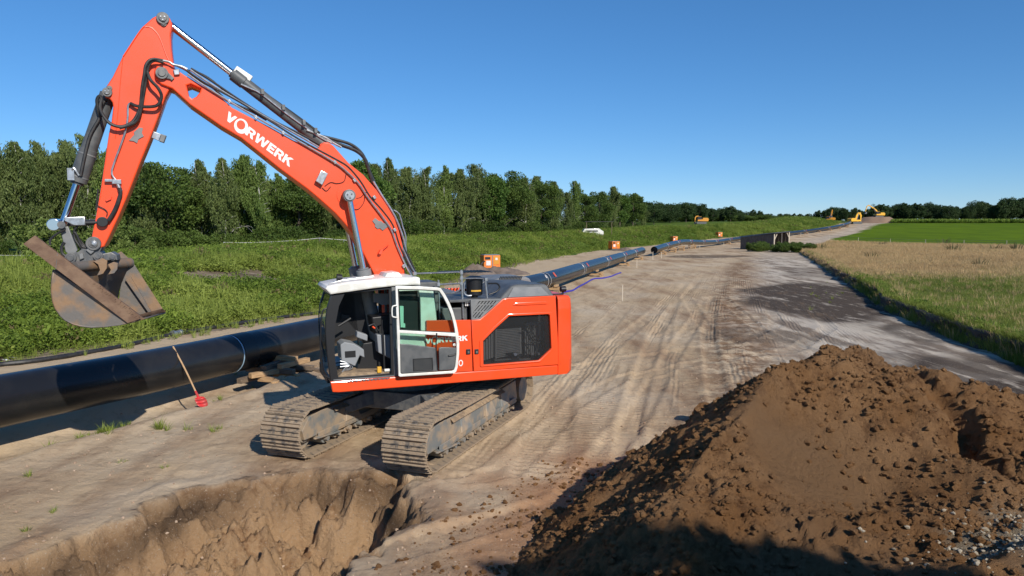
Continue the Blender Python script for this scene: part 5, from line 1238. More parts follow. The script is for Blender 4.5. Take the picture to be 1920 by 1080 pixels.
def trunk_mesh(seed, H, r0, m, limbs=14, lean=.25, low=.2):
    r = random.Random(seed); mb = MB(); n = 8; pts = [Vector((lean*math.sin(i*.6+seed)*i/n, lean*math.cos(i*.5+seed*2)*i/n, -.3+(H*.95+.3)*i/n)) for i in range(n+1)]
    mb.tube(pts, [r0*(1-.85*i/n) for i in range(n+1)], 7)
    for k in range(limbs):
        t = low+(.9-low)*k/limbs; i = min(int(t*n), n-1); p = pts[i].lerp(pts[i+1], t*n-i); a = r.uniform(0, 6.28); l_ = (1-t*.75)*H*.17*r.uniform(.7, 1.2)
        d = Vector((math.cos(a), math.sin(a), .9)); q = p+d.normalized()*l_; mb.tube([p, q, q+Vector((math.cos(a), math.sin(a), .2))*l_*.6], [r0*.35*(1-t*.6), r0*.2*(1-t*.5), .012], 5)
    return mb.mesh('trunk', [m])
M['birch_leaf'] = leafmat('birch_leaf', (.06, .095, .024), (.20, .245, .075), .25)
M['oak_leaf'] = leafmat('oak_leaf', (.04, .08, .016), (.14, .20, .04), .2)
M['alder_leaf'] = leafmat('alder_leaf', (.05, .11, .018), (.16, .25, .05), .3)
M['pale_leaf'] = leafmat('pale_shrub_leaf', (.09, .14, .03), (.22, .28, .07), .6)
M['dim_leaf'] = leafmat('bluish_far_leaf', (.030, .058, .018), (.08, .125, .04), .1)
M['birch_bark'] = mat('birch_bark', (.50, .48, .43), .8, col2=(.08, .07, .06), scale=3, lo=.5, hi=.6)
M['bark'] = mat('dark_bark', (.09, .07, .05), .9)
M['birch_leaf2'] = leafmat('fresh_birch_leaf', (.065, .12, .022), (.22, .29, .07), .25)
BC = [birch_crown(200+i, 12, M['birch_leaf2' if i in (2, 5) else 'birch_leaf'], w) for i, w in enumerate((2.0, 2.5, 1.6, 2.2, 2.8, 1.8, 2.3))]; BT = [trunk_mesh(i, 12, .14, M['birch_bark'], lean=.6) for i in range(7)]
OC = [broad_crown(300+i, 11, w, M['oak_leaf'] if i % 2 else M['alder_leaf']) for i, w in enumerate((3.6, 4.3, 3.3, 4.8))]; OT = [trunk_mesh(20+i, 10, .22, M['bark']) for i in range(4)]
FC = [broad_crown(400+i, 11, w, M['dim_leaf'], 8000, .04, .42) for i, w in enumerate((4.6, 5.6, 4.0, 6.2))]
SC = [broad_crown(500+i, 3, 1.9, m_, 5200, .0, .17, 26) for i, m_ in enumerate((M['oak_leaf'], M['oak_leaf'], M['pale_leaf']))]; STK = [trunk_mesh(40, 2.4, .06, M['bark'], 10, .1, .1)]
def tree(kind, x, y, H, label, group, name='tree', cat='tree', z=None, sx=1.):
    cs, ts, h0 = {'birch': (BC, BT, 12), 'broad': (OC, OT, 11), 'far': (FC, OT, 11), 'shrub': (SC, STK, 3)}[kind]
    k = random.randrange(len(cs) if kind != 'shrub' else 2); z = ztp(x, y) if z is None else z
    e = empty(name, (x, y, z-.1), random.uniform(0, 6.28), label, cat, group); s = H/h0; e.scale = (s*sx, s*sx, s)
    addobj('crown', cs[k], e); addobj('trunk', ts[k % len(ts)], e); return e
TOP = ([0, 60, 110, 190, 240, 290, 350, 400, 455, 500, 540, 600, 650, 700, 790, 850, 910, 960, 1010, 1060, 1100, 1140, 1165, 1190, 1215], [266, 268, 262, 268, 290, 312, 300, 322, 292, 318, 322, 322, 318, 300, 312, 310, 330, 328, 322, 352, 350, 350, 368, 366, 378])
def row_Y(px): return float(np.interp(px, [-80, 0, 450, 700, 850, 1000, 1100, 1200], [80, 84, 90, 100, 120, 150, 190, 255]))
px = -60; i = 0
while px < 1215:
    Y = row_Y(px)+random.uniform(-2.5, 2.5); x = (px-960)/1371*Y; top = np.interp(px, *TOP)+random.uniform(-12, 14); z = ztp(x, Y); H = (4+(428-top)/1371*Y-z)*1.05
    b = random.random() < (.93 if px < 900 else .45); 
    tree('birch' if b else 'broad', x, Y, H, 'drooping green birch in the wood behind the embankment' if b else 'round dark green tree in the wood behind the embankment', 'birches of the wood behind the embankment' if b else 'broad trees of the wood behind the embankment', 'birch_tree' if b else 'broadleaf_tree', sx=random.uniform(.72, 1.05) if b else 1.05)
    px += random.uniform(.6, 1.2)*2.7/Y*1371*(1 if b else 1.4)
for rowk, (dy, hs) in enumerate(((7, .9), (15, .95))):
    px = -100+rowk*20
    while px < 1200:
        Y = row_Y(px)+dy+random.uniform(-2, 2); x = (px-960)/1371*Y; top = np.interp(px, *TOP)+random.uniform(4, 24); z = ztp(x, Y); H = (4+(428-top)/1371*Y-z)
        b = random.random() < .8
        tree('birch' if b else 'broad', x, Y, H, 'birch standing deep inside the wood' if b else 'dark tree standing deep inside the wood', 'trees deep in the wood', 'birch_tree' if b else 'broadleaf_tree', sx=1.1); px += random.uniform(.8, 1.2)*4.4/Y*1371
px = -60
while px < 1200:      # undergrowth on the wood's edge
    Y = row_Y(px)-4+random.uniform(-1.5, 1.5); x = (px-960)/1371*Y
    tree('shrub', x, Y, random.uniform(1.8, 3.6), 'bushy undergrowth along the edge of the wood', 'shrubs at the foot of the wood', 'shrub', 'shrub', sx=1.1); px += random.uniform(.7, 1.3)*2.9/Y*1371
for px_, H in ((95, 5.0), (225, 4.6), (255, 3.2)):
    Y = 74; tr_ = tree('shrub', (px_-960)/1371*Y, Y, H, {95: 'pale yellow green elder bush left of the bucket linkage', 225: 'pale elder bush just right of the bucket linkage', 255: 'small pale bush right of the larger pale elder'}[px_], 'elder bushes', 'shrub', 'shrub'); 
    for c in bpy.data.objects:
        if c.parent == tr_ and c.name.startswith('crown'): c.data = SC[2]
for (px_, top, Y, w) in ((1150, 372, 240, 1), (1190, 364, 262, 1), (1225, 380, 285, 1.2), (1255, 379, 300, 1.3), (1285, 377, 310, 1.3), (1310, 379, 318, 1.2), (1335, 388, 330, 1.1), (1368, 384, 345, 1.1), (1352, 398, 350, 1), (1388, 398, 352, 1), (1410, 391, 372, .8), (1424, 393, 375, .8), (1442, 402, 390, 1), (1458, 405, 395, 1.1), (1398, 404, 365, .9)):
    x = (px_-960)/1371*Y; tree('far', x, Y, 4+(428-top)/1371*Y-ztp(x, Y), {1368: 'dark round tree with a broad crown left of the pair', 1410: 'left half of the pair of small dark crowns', 1424: 'right half of the pair of small dark crowns'}.get(px_, 'dark tree in the line beyond the embankment, %s' % {1150: 'tallest at its left end', 1190: 'with a pointed crown', 1225: 'next right of the pointed one', 1255: 'third from its left end', 1285: 'fourth from its left end', 1310: 'above the small orange digger', 1335: 'just right of the small orange digger', 1352: 'low, left beside the broad round one', 1388: 'low, right beside the broad round one', 1442: 'low, right of the pair', 1458: 'lowest, at its right end', 1398: 'behind the left one of the pair'}.get(px_, '')), 'trees beyond the far end of the embankment', 'broadleaf_tree', sx=w*.9)
px = 1195
while px < 1480:
    Y = 330+(px-1195)*.3+random.uniform(-12, 12); x = (px-960)/1371*Y; top = np.interp(px, [1195, 1250, 1300, 1340, 1370, 1390, 1410, 1440, 1480], [368, 374, 373, 383, 381, 391, 388, 398, 400])+random.uniform(-1, 5)
    tree('far', x, Y, max(4, 4+(428-top)/1371*Y-ztp(x, Y)), 'tree in the dense line behind the embankment end', 'dense tree line behind the embankment end', 'broadleaf_tree', z=ztp(x, Y)-1.2, sx=1.35)
    tree('shrub', x+2, Y-14, 3.6, 'shrub below the dense line of trees', 'shrubs below the dense tree line', 'shrub', 'shrub', sx=2.2); px += random.uniform(8, 14)
TR = ([1460, 1500, 1550, 1590, 1615, 1640, 1660, 1690, 1720, 1760, 1800, 1830, 1850, 1880, 1920, 1990], [404, 402, 388, 386, 390, 378, 384, 379, 378, 380, 386, 373, 380, 369, 366, 362])
px = 1462
while px < 2000:
    Y = 425+random.uniform(-14, 14)-max(0, px-1700)*.12; x = (px-960)/1371*Y; top = np.interp(px, *TR)+random.uniform(-1.5, 5)
    tree('far', x, Y, max(5, 4+(428-top)/1371*Y-ztp(x, Y)), 'dark broadleaf tree in the wood beyond the green field', 'trees beyond the green field', 'broadleaf_tree', sx=random.uniform(.75, 1)); px += random.uniform(8, 17)
px = 1440
while px < 2000:
    Y = 448; x = (px-960)/1371*Y; top = np.interp(px, *TR)+random.uniform(3, 9)
    tree('far', x, Y, max(5, 4+(428-top)/1371*Y-ztp(x, Y)), 'tree in the rear rank beyond the green field', 'rear trees beyond the green field', 'broadleaf_tree'); px += random.uniform(14, 22)
# unseen tree added behind the camera to cast the shade on the heap
BIGC = broad_crown(777, 10, 4.0, M['oak_leaf'], 22000, .3, .45)
tt = tree('broad', 7.15, -3.2, 10.3, 'unseen leafy tree added behind the viewer to shade the soil heap', None, 'broadleaf_tree', z=0.); tt.scale = (.46, .46, .86)
for c in bpy.data.objects:
    if c.parent == tt and c.name.startswith('crown'): c.data = BIGC

# =================================================================== PIPELINE
def catmull(pts, k=10):
    pts = [Vector(p) for p in pts]; P = [pts[0]*2-pts[1]]+pts+[pts[-1]*2-pts[-2]]; out = []
    for i in range(1, len(P)-2):
        for j in range(k):
            t = j/k; out.append(.5*((2*P[i])+(P[i+1]-P[i-1])*t+(2*P[i-1]-5*P[i]+4*P[i+1]-P[i+2])*t*t+(3*P[i]-P[i-1]-3*P[i+1]+P[i+2])*t**3))
    return out+[pts[-1]]
def pipeline(pts, joints, label, group, open_end=False):
    C_ = catmull(pts, 12); e = empty('pipeline', C_[0], 0, label, 'pipeline', group); o0 = C_[0]
    ys = [c.y for c in C_]
    def at(y): 
        i = max(0, min(len(C_)-2, int(np.searchsorted(ys, y))-1)); t = (y-ys[i])/(ys[i+1]-ys[i]); return C_[i].lerp(C_[i+1], t)-o0
    J = [ys[0]]+joints+[ys[-1]]
    for a, b in zip(J[:-1], J[1:]):
        seg = [at(a)]+[c-o0 for c in C_ if a+.3 < c.y < b-.3]+[at(b)]; mb = MB(); mb.tube(seg, .5, 40 if a < 60 else 24)
        if open_end and a == J[0]:
            mb.f = [f for f in mb.f if len(f) == 4 or 0 not in f]; n = 24
            q = seg[0]; d = (seg[1]-seg[0]).normalized(); aa = d.orthogonal().normalized(); bb = d.cross(aa)
            mb.mi = [0]*len(mb.f); R = []
            for rr, dd in ((.5, 0), (.475, 0), (.475, 1.2)): R.append([q+d*dd+(aa*math.cos(2*math.pi*i/40)+bb*math.sin(2*math.pi*i/40))*rr for i in range(40)])
            mb.loft(R[0], R[1], True); mb.loft(R[1], R[2], True); mb.add(R[2], [tuple(range(40))])
        mb.build('pipe_section', M['pipe'], e, ang=50)
    for j in joints:
        p = at(j); d = (at(j+.5)-at(j-.5)).normalized(); mb = MB(); mb.cyl(p-d*.26, p+d*.26, .507, n=40); sl = mb.build('weld_sleeve', M['pipe_joint'], e, ang=50)
        if 16 < j < 22:
            mb = MB(); mb.cyl(p-d*.33, p-d*.305, .509, n=40); mb.build('chalk_ring', M['chalk'], sl, ang=50)
        elif j > 40:
            for q in (-.3, .3): mb = MB(); mb.cyl(p+d*(q-.012), p+d*(q+.012), .509, n=32); mb.build('pale_ring', M['sticker'], sl, ang=50)
            side = Vector((d.y, -d.x, 0)); 
            for q, m_, s_ in ((1.5, 'redmark', .16), (-.55, 'sticker', .1)):
                a_0 = p+d*q; nn = (side*.8+Vector((0, 0, .6))).normalized(); up = nn.cross(d); mb = MB(); A = [a_0+nn*.502+d*u*s_+up*v*s_ for u, v in ((-1, -1), (1, -1), (1, 1), (-1, 1))]; mb.loft(A, [v+nn*.008 for v in A], True, True); mb.build('marking', M[m_], e)
    return e, at, o0
pA, atA, oA = pipeline([(-16.5, 0, .74), (-12.5, 7.4, .74), (-9.75, 13.5, .74), (-7.55, 18.5, .72), (-2.9, 31, .76), (2.0, 45, .80), (5.4, 57, .84), (12, 80, .88), (18.3, 103, .86)], [7.5, 19.2, 31.5, 44.5, 56.2, 68, 79.6, 91], 'near black pipeline string running behind the excavator, propped on timber', 'black pipeline strings')
pB, atB, oB = pipeline([(20.3, 104.5, .90), (25.8, 120, 1.24), (31.5, 135, 1.44), (39, 152, 1.08), (47.6, 170, .85), (58.6, 190, 1.25), (85.4, 225, 2.5), (112, 258, 4.2), (133, 290, 5.9), (152, 330, 7.1)], [116, 128, 141, 154, 168, 183, 200, 217, 235, 255, 275], 'far black pipeline string whose open round end faces the camera', 'black pipeline strings', True)
# ---- timber cribs
tb_me = []
for L_ in (1.15, 1.0, .8):
    mb = MB(); mb.box((0, 0, 0), (L_, .155, .135)); me = mb.mesh('timber_block', [M['wood']]); tb_me.append(me)
mb = MB(); mb.box((0, 0, 0), (1.5, .16, .135)); tb_long = mb.mesh('timber_block', [M['oldwood']])
def block(me, p, rz, label, group, ry=0.):
    o = bpy.data.objects.new('timber_block', me); COL.objects.link(o); o.location = p; o.rotation_euler = (0, ry, rz+random.uniform(-.06, .06)); 
    b = o.modifiers.new('bevel', 'BEVEL'); b.width = .008; b.segments = 1; return tag(o, label, 'timber block', group)
p = atA(19.9)+oA; d = Vector((.36, .93, 0)).normalized(); n = Vector((d.y, -d.x, 0)); ra = math.atan2(d.y, d.x); rn = math.atan2(n.y, n.x); g0 = Vector((p.x, p.y, -.03))
G_ = 'timbers of the crib next to the shovel'
for (m_, u, v, z_, r_, lab) in ((tb_me[2], .98, -.62, .065, rn, 'pale sawn block lying lowest and leftmost in the near crib'), (tb_me[2], 1.0, -.05, .065, rn, 'pale block at the front foot of the near crib'), (tb_long, .35, -.35, .065, ra, 'dark bottom timber of the near crib under the pipe'),
                            (tb_long, .95, .75, .065, rn, 'dark bottom timber at the right of the near crib'), (tb_me[0], .75, -.42, .20, ra-.25, 'sunlit bright block on the second layer of the near crib'), (tb_long, .55, -.15, .20, rn, 'dark long timber of the second layer pointing out from the pipe'),
                            (tb_long, .70, .40, .20, rn+.2, 'dark second layer timber beside the long one'), (tb_me[0], .95, .35, .335, ra, 'weathered timber on the third layer at the right of the near crib'), (tb_long, .55, .15, .335, ra+.2, 'long timber topmost on the near crib'),
                            (tb_me[2], .62, .35, .45, rn, 'short chock wedged against the pipe on top of the near crib'), (tb_me[2], 1.28, -.72, .07, ra+.4, 'small pale offcut at the left end of the near crib')):
    block(m_, g0+n*u+d*v+Vector((0, 0, z_)), r_, lab, G_)
def crib(P, d, ztop, name):
    n = Vector((d.y, -d.x, 0)); zg = ztp(P.x+n.x*.5, P.y+n.y*.5)-.02; ra = math.atan2(d.y, d.x); rn = math.atan2(n.y, n.x); H = max(.27, P.z-.5-zg); k = max(2, round(H/.135)); G = 'timbers of the crib '+name
    for i in range(k):
        z_ = zg+H*(i+.5)/k
        for s in (-1, 1):
            q = Vector((P.x, P.y, z_)); block(tb_me[(i+s) % 3], q+(d*s*.42+n*.45 if i % 2 else n*(.25+s*.62)), rn if i % 2 else ra, ('lower', 'second', 'third', 'fourth', 'fifth', 'sixth', 'seventh', 'eighth', 'ninth')[min(i, 8)]+' layer timber on the '+('near' if s > 0 else 'far')+' side of the crib '+name, G)
    for s in (-1, 1): block(tb_me[2], Vector((P.x, P.y, P.z-.40))+n*s*.5, ra, ('near' if s > 0 else 'far')+' side chock on top of the crib '+name, G)
for y_, nm in ((33, 'hidden behind the excavator'), (46, 'behind the excavator tail'), (61.5, 'nearest beyond the excavator'), (79, 'beyond the second weld sleeve'), (94, 'just before the open pipe end')): P = atA(y_)+oA; crib(P, (atA(y_+1)-atA(y_-1)).normalized(), 0, nm)
for y_, nm in ((110, 'right under the open pipe end'), (121, 'second from the open pipe end'), (131, 'third from the open pipe end'), (143, 'fourth from the open pipe end'), (181, 'left of the shed'), (236, 'first beyond the shed'), (246, 'second beyond the shed'), (256, 'third beyond the shed'), (268, 'fourth beyond the shed'), (282, 'fifth beyond the shed')): P = atB(y_)+oB; crib(P, (atB(y_+1)-atB(y_-1)).normalized(), 0, nm)
# ---- shovel leaning on the pipe
b0 = Vector((-6.86, 15.98, 0)); b0.z = ztp(b0.x, b0.y); t0 = Vector((-7.98, 17.05, 1.22)); 
sh = empty('shovel', b0, 0, 'red bladed shovel with a wooden handle leaning on the near pipe', 'shovel'); dv = (t0-b0).normalized(); T = t0-b0
mb = MB(); mb.tube([dv*.42, T*.6+Vector((.01, 0, .01)), T], .019, 10, 4); mb.build('handle', M['handle'], sh)
mb = MB(); mb.cyl(dv*.30, dv*.48, .03, .024, 10); mb.cyl(dv*.24, dv*.30, .022, .03, 10); mb.build('socket', M['red'], sh)
sx = dv.cross(Vector((0, 0, 1))).normalized(); sn = sx.cross(dv).normalized(); mb = MB(); rows = []
for t, w in ((0, .085), (.03, .11), (.12, .125), (.22, .12), (.27, .09), (.30, .03)): rows.append([dv*t+sx*w*c+sn*(.028*(abs(c)**2)) for c in (-1, -.5, 0, .5, 1)])
for A, B in zip(rows[:-1], rows[1:]): mb.loft(A, B)
o = mb.build('blade', M['red'], sh); s_ = o.modifiers.new('s', 'SOLIDIFY'); s_.thickness = .006
# ---- hoses
def ground_hose(pts, r, m, name, label, cat, sm=6):
    q = []
    for x, y in pts: g_ = gnd(x, y); q.append(Vector((g_.x, g_.y, ztp(g_.x, g_.y)+r*.8)))
    mb = MB(); mb.tube(q, r, 8, sm); return tag(mb.build(name, M[m], None), label, cat)
ground_hose([(1052, 553), (1062, 549), (1074, 546.5), (1086, 539), (1100, 531), (1113, 524.5), (1130, 522.5), (1145, 519), (1155, 515), (1164, 512.5)], .06, 'blue', 'blue_hose', 'violet blue flat hose lying on the sand behind the excavator', 'hose', 3)
dh = ground_hose([(-60, 700), (0, 689), (60, 683), (150, 669), (230, 653), (300, 637), (325, 632), (400, 620), (500, 604), (600, 588), (680, 574), (760, 558)], .075, 'rubber', 'drain_hose', 'long black drainage hose along the foot of the embankment', 'hose')
g_ = gnd(326, 632); g2 = gnd(336, 630); mb = MB(); a = Vector((g_.x, g_.y, ztp(g_.x, g_.y)+.08)); b = Vector((g2.x, g2.y, ztp(g2.x, g2.y)+.08)); mb.cyl(a, b, .10, n=14); mb.cyl(a-(b-a)*.3, a, .13, n=14); mb.cyl(b, b+(b-a)*.3, .13, n=14); mb.build('coupling', M['steel'], dh)
g_ = gnd(676, 572); mb = MB(); a = Vector((g_.x, g_.y, ztp(g_.x, g_.y)+.1)); mb.cyl(a, a+Vector((.3, .5, 0)), .12, n=14); mb.build('coupling', M['steel'], dh)
# ---- survey stakes
for (px_, yb, h, lab) in ((1167, 564, .85, 'pale wooden survey stake standing alone right of the excavator tail'), (1194, 501, .7, 'thin stake left of the open pipe end'), (1224, 487, 1.0, 'thin stake right below the open pipe end'), (1240, 484, .8, 'thin stake beside the crib under the open pipe end'), (1312, 467, .7, 'thin stake in front of the pipe beyond the cribs'), (1357, 461, .7, 'thin stake near the pipe left of the shed')):
    g_ = gnd(px_, yb); z = ztp(g_.x, g_.y); mb = MB(); w = .045 if px_ < 1180 else .06; mb.box((0, 0, h/2-.05), (w, w, h+.1)); mb.box((0, 0, h+.005), (w*1.15, w*1.15, .07)); o = mb.build('survey_stake', M['palewood'], None, .003); o.location = (g_.x, g_.y, z); tag(o, lab, 'stake', 'survey stakes')
# ---- orange power units
def unit_box(px_, Y, s, lab, rz):
    x = (px_-960)/1371*Y; e = empty('power_unit', (x, Y, ztp(x, Y)+.12), rz, lab, 'power unit', 'orange power units along the pipeline'); e.scale = (s, s, s)
    mb = MB(); mb.box((0, 0, .80), (1.55, 1.15, 1.2)); mb.build('housing', M['unit'], e, .03)
    mb = MB(); mb.box((0, 0, 1.44), (1.45, 1.05, .07)); mb.build('lid', M['mgrey'], e, .02)
    for y_ in (-.45, .45): mb = MB(); mb.box((0, y_, .1), (1.7, .16, .2)); mb.build('skid', M['dgrey'], e, .01)
    mb = MB(); mb.box((-.35, -.585, .72), (.42, .02, .42)); mb.build('notice', M['sticker'], e); mb = MB(); mb.box((-.42, -.585, 1.15), (.5, .02, .22)); mb.build('vent', M['black'], e)
    mb = MB(); mb.box((.4, -.585, .95), (.5, .02, .7)); dr = mb.build('door', M['yellow2'], e, .006); mb = MB(); mb.box((.4, -.60, 1.08), (.2, .01, .2)); mb.build('label_plate', M['sticker'], dr)
    mb = MB(); mb.box((.03, -.585, .8), (.07, .03, 1.15)); mb.build('corner_post', M['mgrey'], e); mb = MB(); mb.box((.785, .1, .95), (.02, .3, .25)); mb.build('side_label', M['sticker'], e)
    mb = MB(); mb.tube([(-.7, -.6, .9), (-1.05, -.8, .7), (-1.1, -.75, .2), (-.9, -.6, .05)], .06, 8, 5); mb.build('cable', M['rubber'], e); return e
unit_box(919, 66, 1.0, 'orange power unit nearest the excavator, with a thick black cable', .35)
unit_box(1151, 132, 1.08, 'orange power unit between the near pipe and the embankment', .5); unit_box(1263, 190, 1.0, 'orange power unit behind the pipe past the open end', .5); unit_box(1347, 215, 1.05, 'orange power unit farthest off, behind the pipe left of the shed', .5)
# dark mounds of topsoil beside the units
M['topsoil'] = mat('dark_topsoil', (.13, .095, .07), .95, col2=(.20, .15, .115), scale=1.2, bump=.08, bscale=3)
for (px_, Y, w, h, lab) in ((893, 60, 2.0, 1.0, 'grey brown earth mound just left of the nearest power unit'), (940, 64, 2.6, .75, 'dark earth mound right of the nearest power unit'), (1172, 130, 2.6, .6, 'dark earth mound right of the second power unit')):
    x0 = (px_-960)/1371*Y; mb = MB(); n_ = 26; V_ = []
    for j in range(n_):
        for i in range(n_):
            u, v = (i/(n_-1)-.5)*2, (j/(n_-1)-.5)*2; X_, Y_ = x0+u*w, Y+v*w*.8; q = max(0, 1-math.hypot(u, v)); V_.append((X_-x0, Y_-Y, ztp(X_, Y_)+h*q**.8*(1+.8*float(fbm(np.array([X_]), np.array([Y_]), .7, 3, 7)[0]))-.04))
    mb.add(V_, [(j*n_+i, j*n_+i+1, (j+1)*n_+i+1, (j+1)*n_+i) for j in range(n_-1) for i in range(n_-1)]); o = mb.build('earth_mound', M['topsoil'], None, ang=60); o.location = (x0, Y, 0); tag(o, lab, 'earth mound')
# =================================================================== SHED
A = Vector((43.7, 140, 0)); B = Vector((47.6, 133, 0)); C_ = Vector((51.6, 136.5, 0)); 
sh = empty('shed', ((A+C_)/2).to_tuple(), 0, 'weathered dark board shed, open at its right end, beside the sand road', 'shed'); o0 = (A+C_)/2
zg = ztp(B.x, B.y)-.1; D_ = A+(C_-B)
A, B, C_, D_ = [q-o0 for q in (A, B, C_, D_)]
h_ = {'A': 2.45, 'B': 3.1, 'C': 3.45, 'D': 2.7}
def wall(p, q, hp, hq, name, nb):
    L_ = (q-p).length
    for i in range(nb):
        a = p.lerp(q, (i+.03)/nb); b = p.lerp(q, (i+.97)/nb); ha = hp+(hq-hp)*(i+.5)/nb; nrm = (q-p).cross(Vector((0, 0, 1))).normalized(); off = nrm*(.02 if i % 2 else 0)
        mb = MB(); Q_ = [a+off, b+off, b+off+nrm*.03, a+off+nrm*.03]; mb.loft([v+Vector((0, 0, zg)) for v in Q_], [v+Vector((0, 0, zg+ha)) for v in Q_], True, True); mb.build(name, M['planks'], sh)
wall(A, B, h_['A'], h_['B'], 'board', 30); wall(D_, A, h_['D'], h_['A'], 'board', 12); wall(C_, D_, h_['C'], h_['D'], 'board', 20)
for q, h in ((B, h_['B']), (C_, h_['C']), (B.lerp(C_, .5), 3.2)): mb = MB(); mb.bar(q+Vector((0, 0, zg)), q+Vector((0, 0, zg+h)), .16, .16); mb.build('post', M['palewood'] if q is B or q is C_ else M['planks'], sh)
for q, w_, h in ((B, C_, 3.1), (C_, B, 3.4)):
    dd = (w_-q).normalized(); mb = MB(); mb.bar(q+Vector((0, 0, zg+h-1.1)), q+dd*.9+Vector((0, 0, zg+h-.1)), .12, .12); mb.build('brace', M['palewood'], sh)
mb = MB(); cc_ = (A+B+C_+D_)/4; R_1 = [cc_+(q-cc_)*1.07+Vector((0, 0, zg+h+.05)) for q, h in ((A, 2.45), (B, 3.12), (C_, 3.47), (D_, 2.75))]; mb.loft(R_1, [v+Vector((0, 0, .12)) for v in R_1], True, True); mb.build('roof', M['roofmat'], sh)
random.seed(99)
for i in range(15):
    t = i/14; P = Vector((41.5, 126, 0)).lerp(Vector((48.5, 122, 0)), t); P += Vector((random.uniform(-.5, .5), random.uniform(-4, 3), 0)); tree('shrub', P.x, P.y, random.uniform(1.3, 2.1), 'low green bush growing along the foot of the shed', 'bushes at the foot of the shed', 'shrub', 'shrub', sx=1.2)
for (x, y, h) in ((50.5, 127, 1.2), (53, 131, 1.1), (55.5, 137, 1.3)): tree('shrub', x, y, h, 'small bush right of the open end of the shed', 'bushes right of the shed', 'shrub', 'shrub')
# =================================================================== FENCES
def fence(P, h, label, wires, wood, name='wire_fence', r=.05, wr=.012):
    e = empty(name, P[0], 0, label, 'fence'); o0 = Vector(P[0])
    for p in P: q = Vector(p)-o0; mb = MB(); mb.cyl(q+Vector((0, 0, -.2)), q+Vector((0, 0, h)), r, n=8); mb.build('post', M[wood], e)
    for z in wires: mb = MB(); mb.tube([Vector(p)-o0+Vector((0, 0, z)) for p in P], wr, 5); mb.build('wire', M['iron' if wood == 'palewood' else 'sticker'], e)
    return e
PP = []
for px_, Y in ((1500, 222), (1553, 204), (1608, 188), (1668, 176), (1734, 166), (1806, 158), (1886, 150), (1975, 142)): x = (px_-960)/1371*Y; PP.append((x, Y, ztp(x, Y)))
fence(PP, 1.25, 'thin wire fence on pale posts between the straw meadow and the green field', (1.2, .75), 'palewood', r=.07, wr=.03)
PP = []
for px_ in range(-60, 240, 45): Y = 62; x = (px_-960)/1371*Y; PP.append((x, Y, ztp(x, Y)))
fence(PP, 1.0, 'low pale tape fence behind the embankment at the far left', (.95,), 'steel', 'tape_fence', .02, .02)
PP = []
for px_ in range(420, 700, 45): Y = 66; x = (px_-960)/1371*Y; PP.append((x, Y, ztp(x, Y)))
fence(PP, 1.0, 'low pale tape fence behind the embankment under the boom', (.95,), 'steel', 'tape_fence', .02, .022)
# dry-stemmed dock plants in the meadow
dk = [tuft(90+i, 1.1, 26, .02, M['dark_tuft'], .22, .35) for i in range(2)]
for (px_, y_, s, lab) in ((1633, 487, 1.2, 'dark dock clump in the straw grass nearest the cut edge'), (1762, 558, .9, 'rusty brown seeded dock stem alone in the green grass'), (1537, 468, 1.3, 'dark weed clump by the left corner of the meadow'), (1650, 460, 1.3, 'dark weed clump at the rear of the straw meadow'), (1770, 455, 1.3, 'dark bush right on the wire fence'), (1785, 472, 1.5, 'dark weeds in the right middle of the straw grass'), (1860, 470, 1.6, 'broad dark weed patch near the right edge'), (1835, 505, 1.2, 'dark clump between the straw and the green grass'), (1905, 470, 1.6, 'dark weed patch at the very right edge')):
    g_ = gnd(px_, y_, .4); o = addobj('dock_plant', dk[int(px_) % 2]); o.location = (g_.x, g_.y, ztp(g_.x, g_.y)-.05); k = s*(1 if g_.y < 60 else .8+g_.y/160); o.scale = (k*1.5, k*1.5, k*.6); tag(o, lab, 'dock plant', 'dock plants in the meadow')
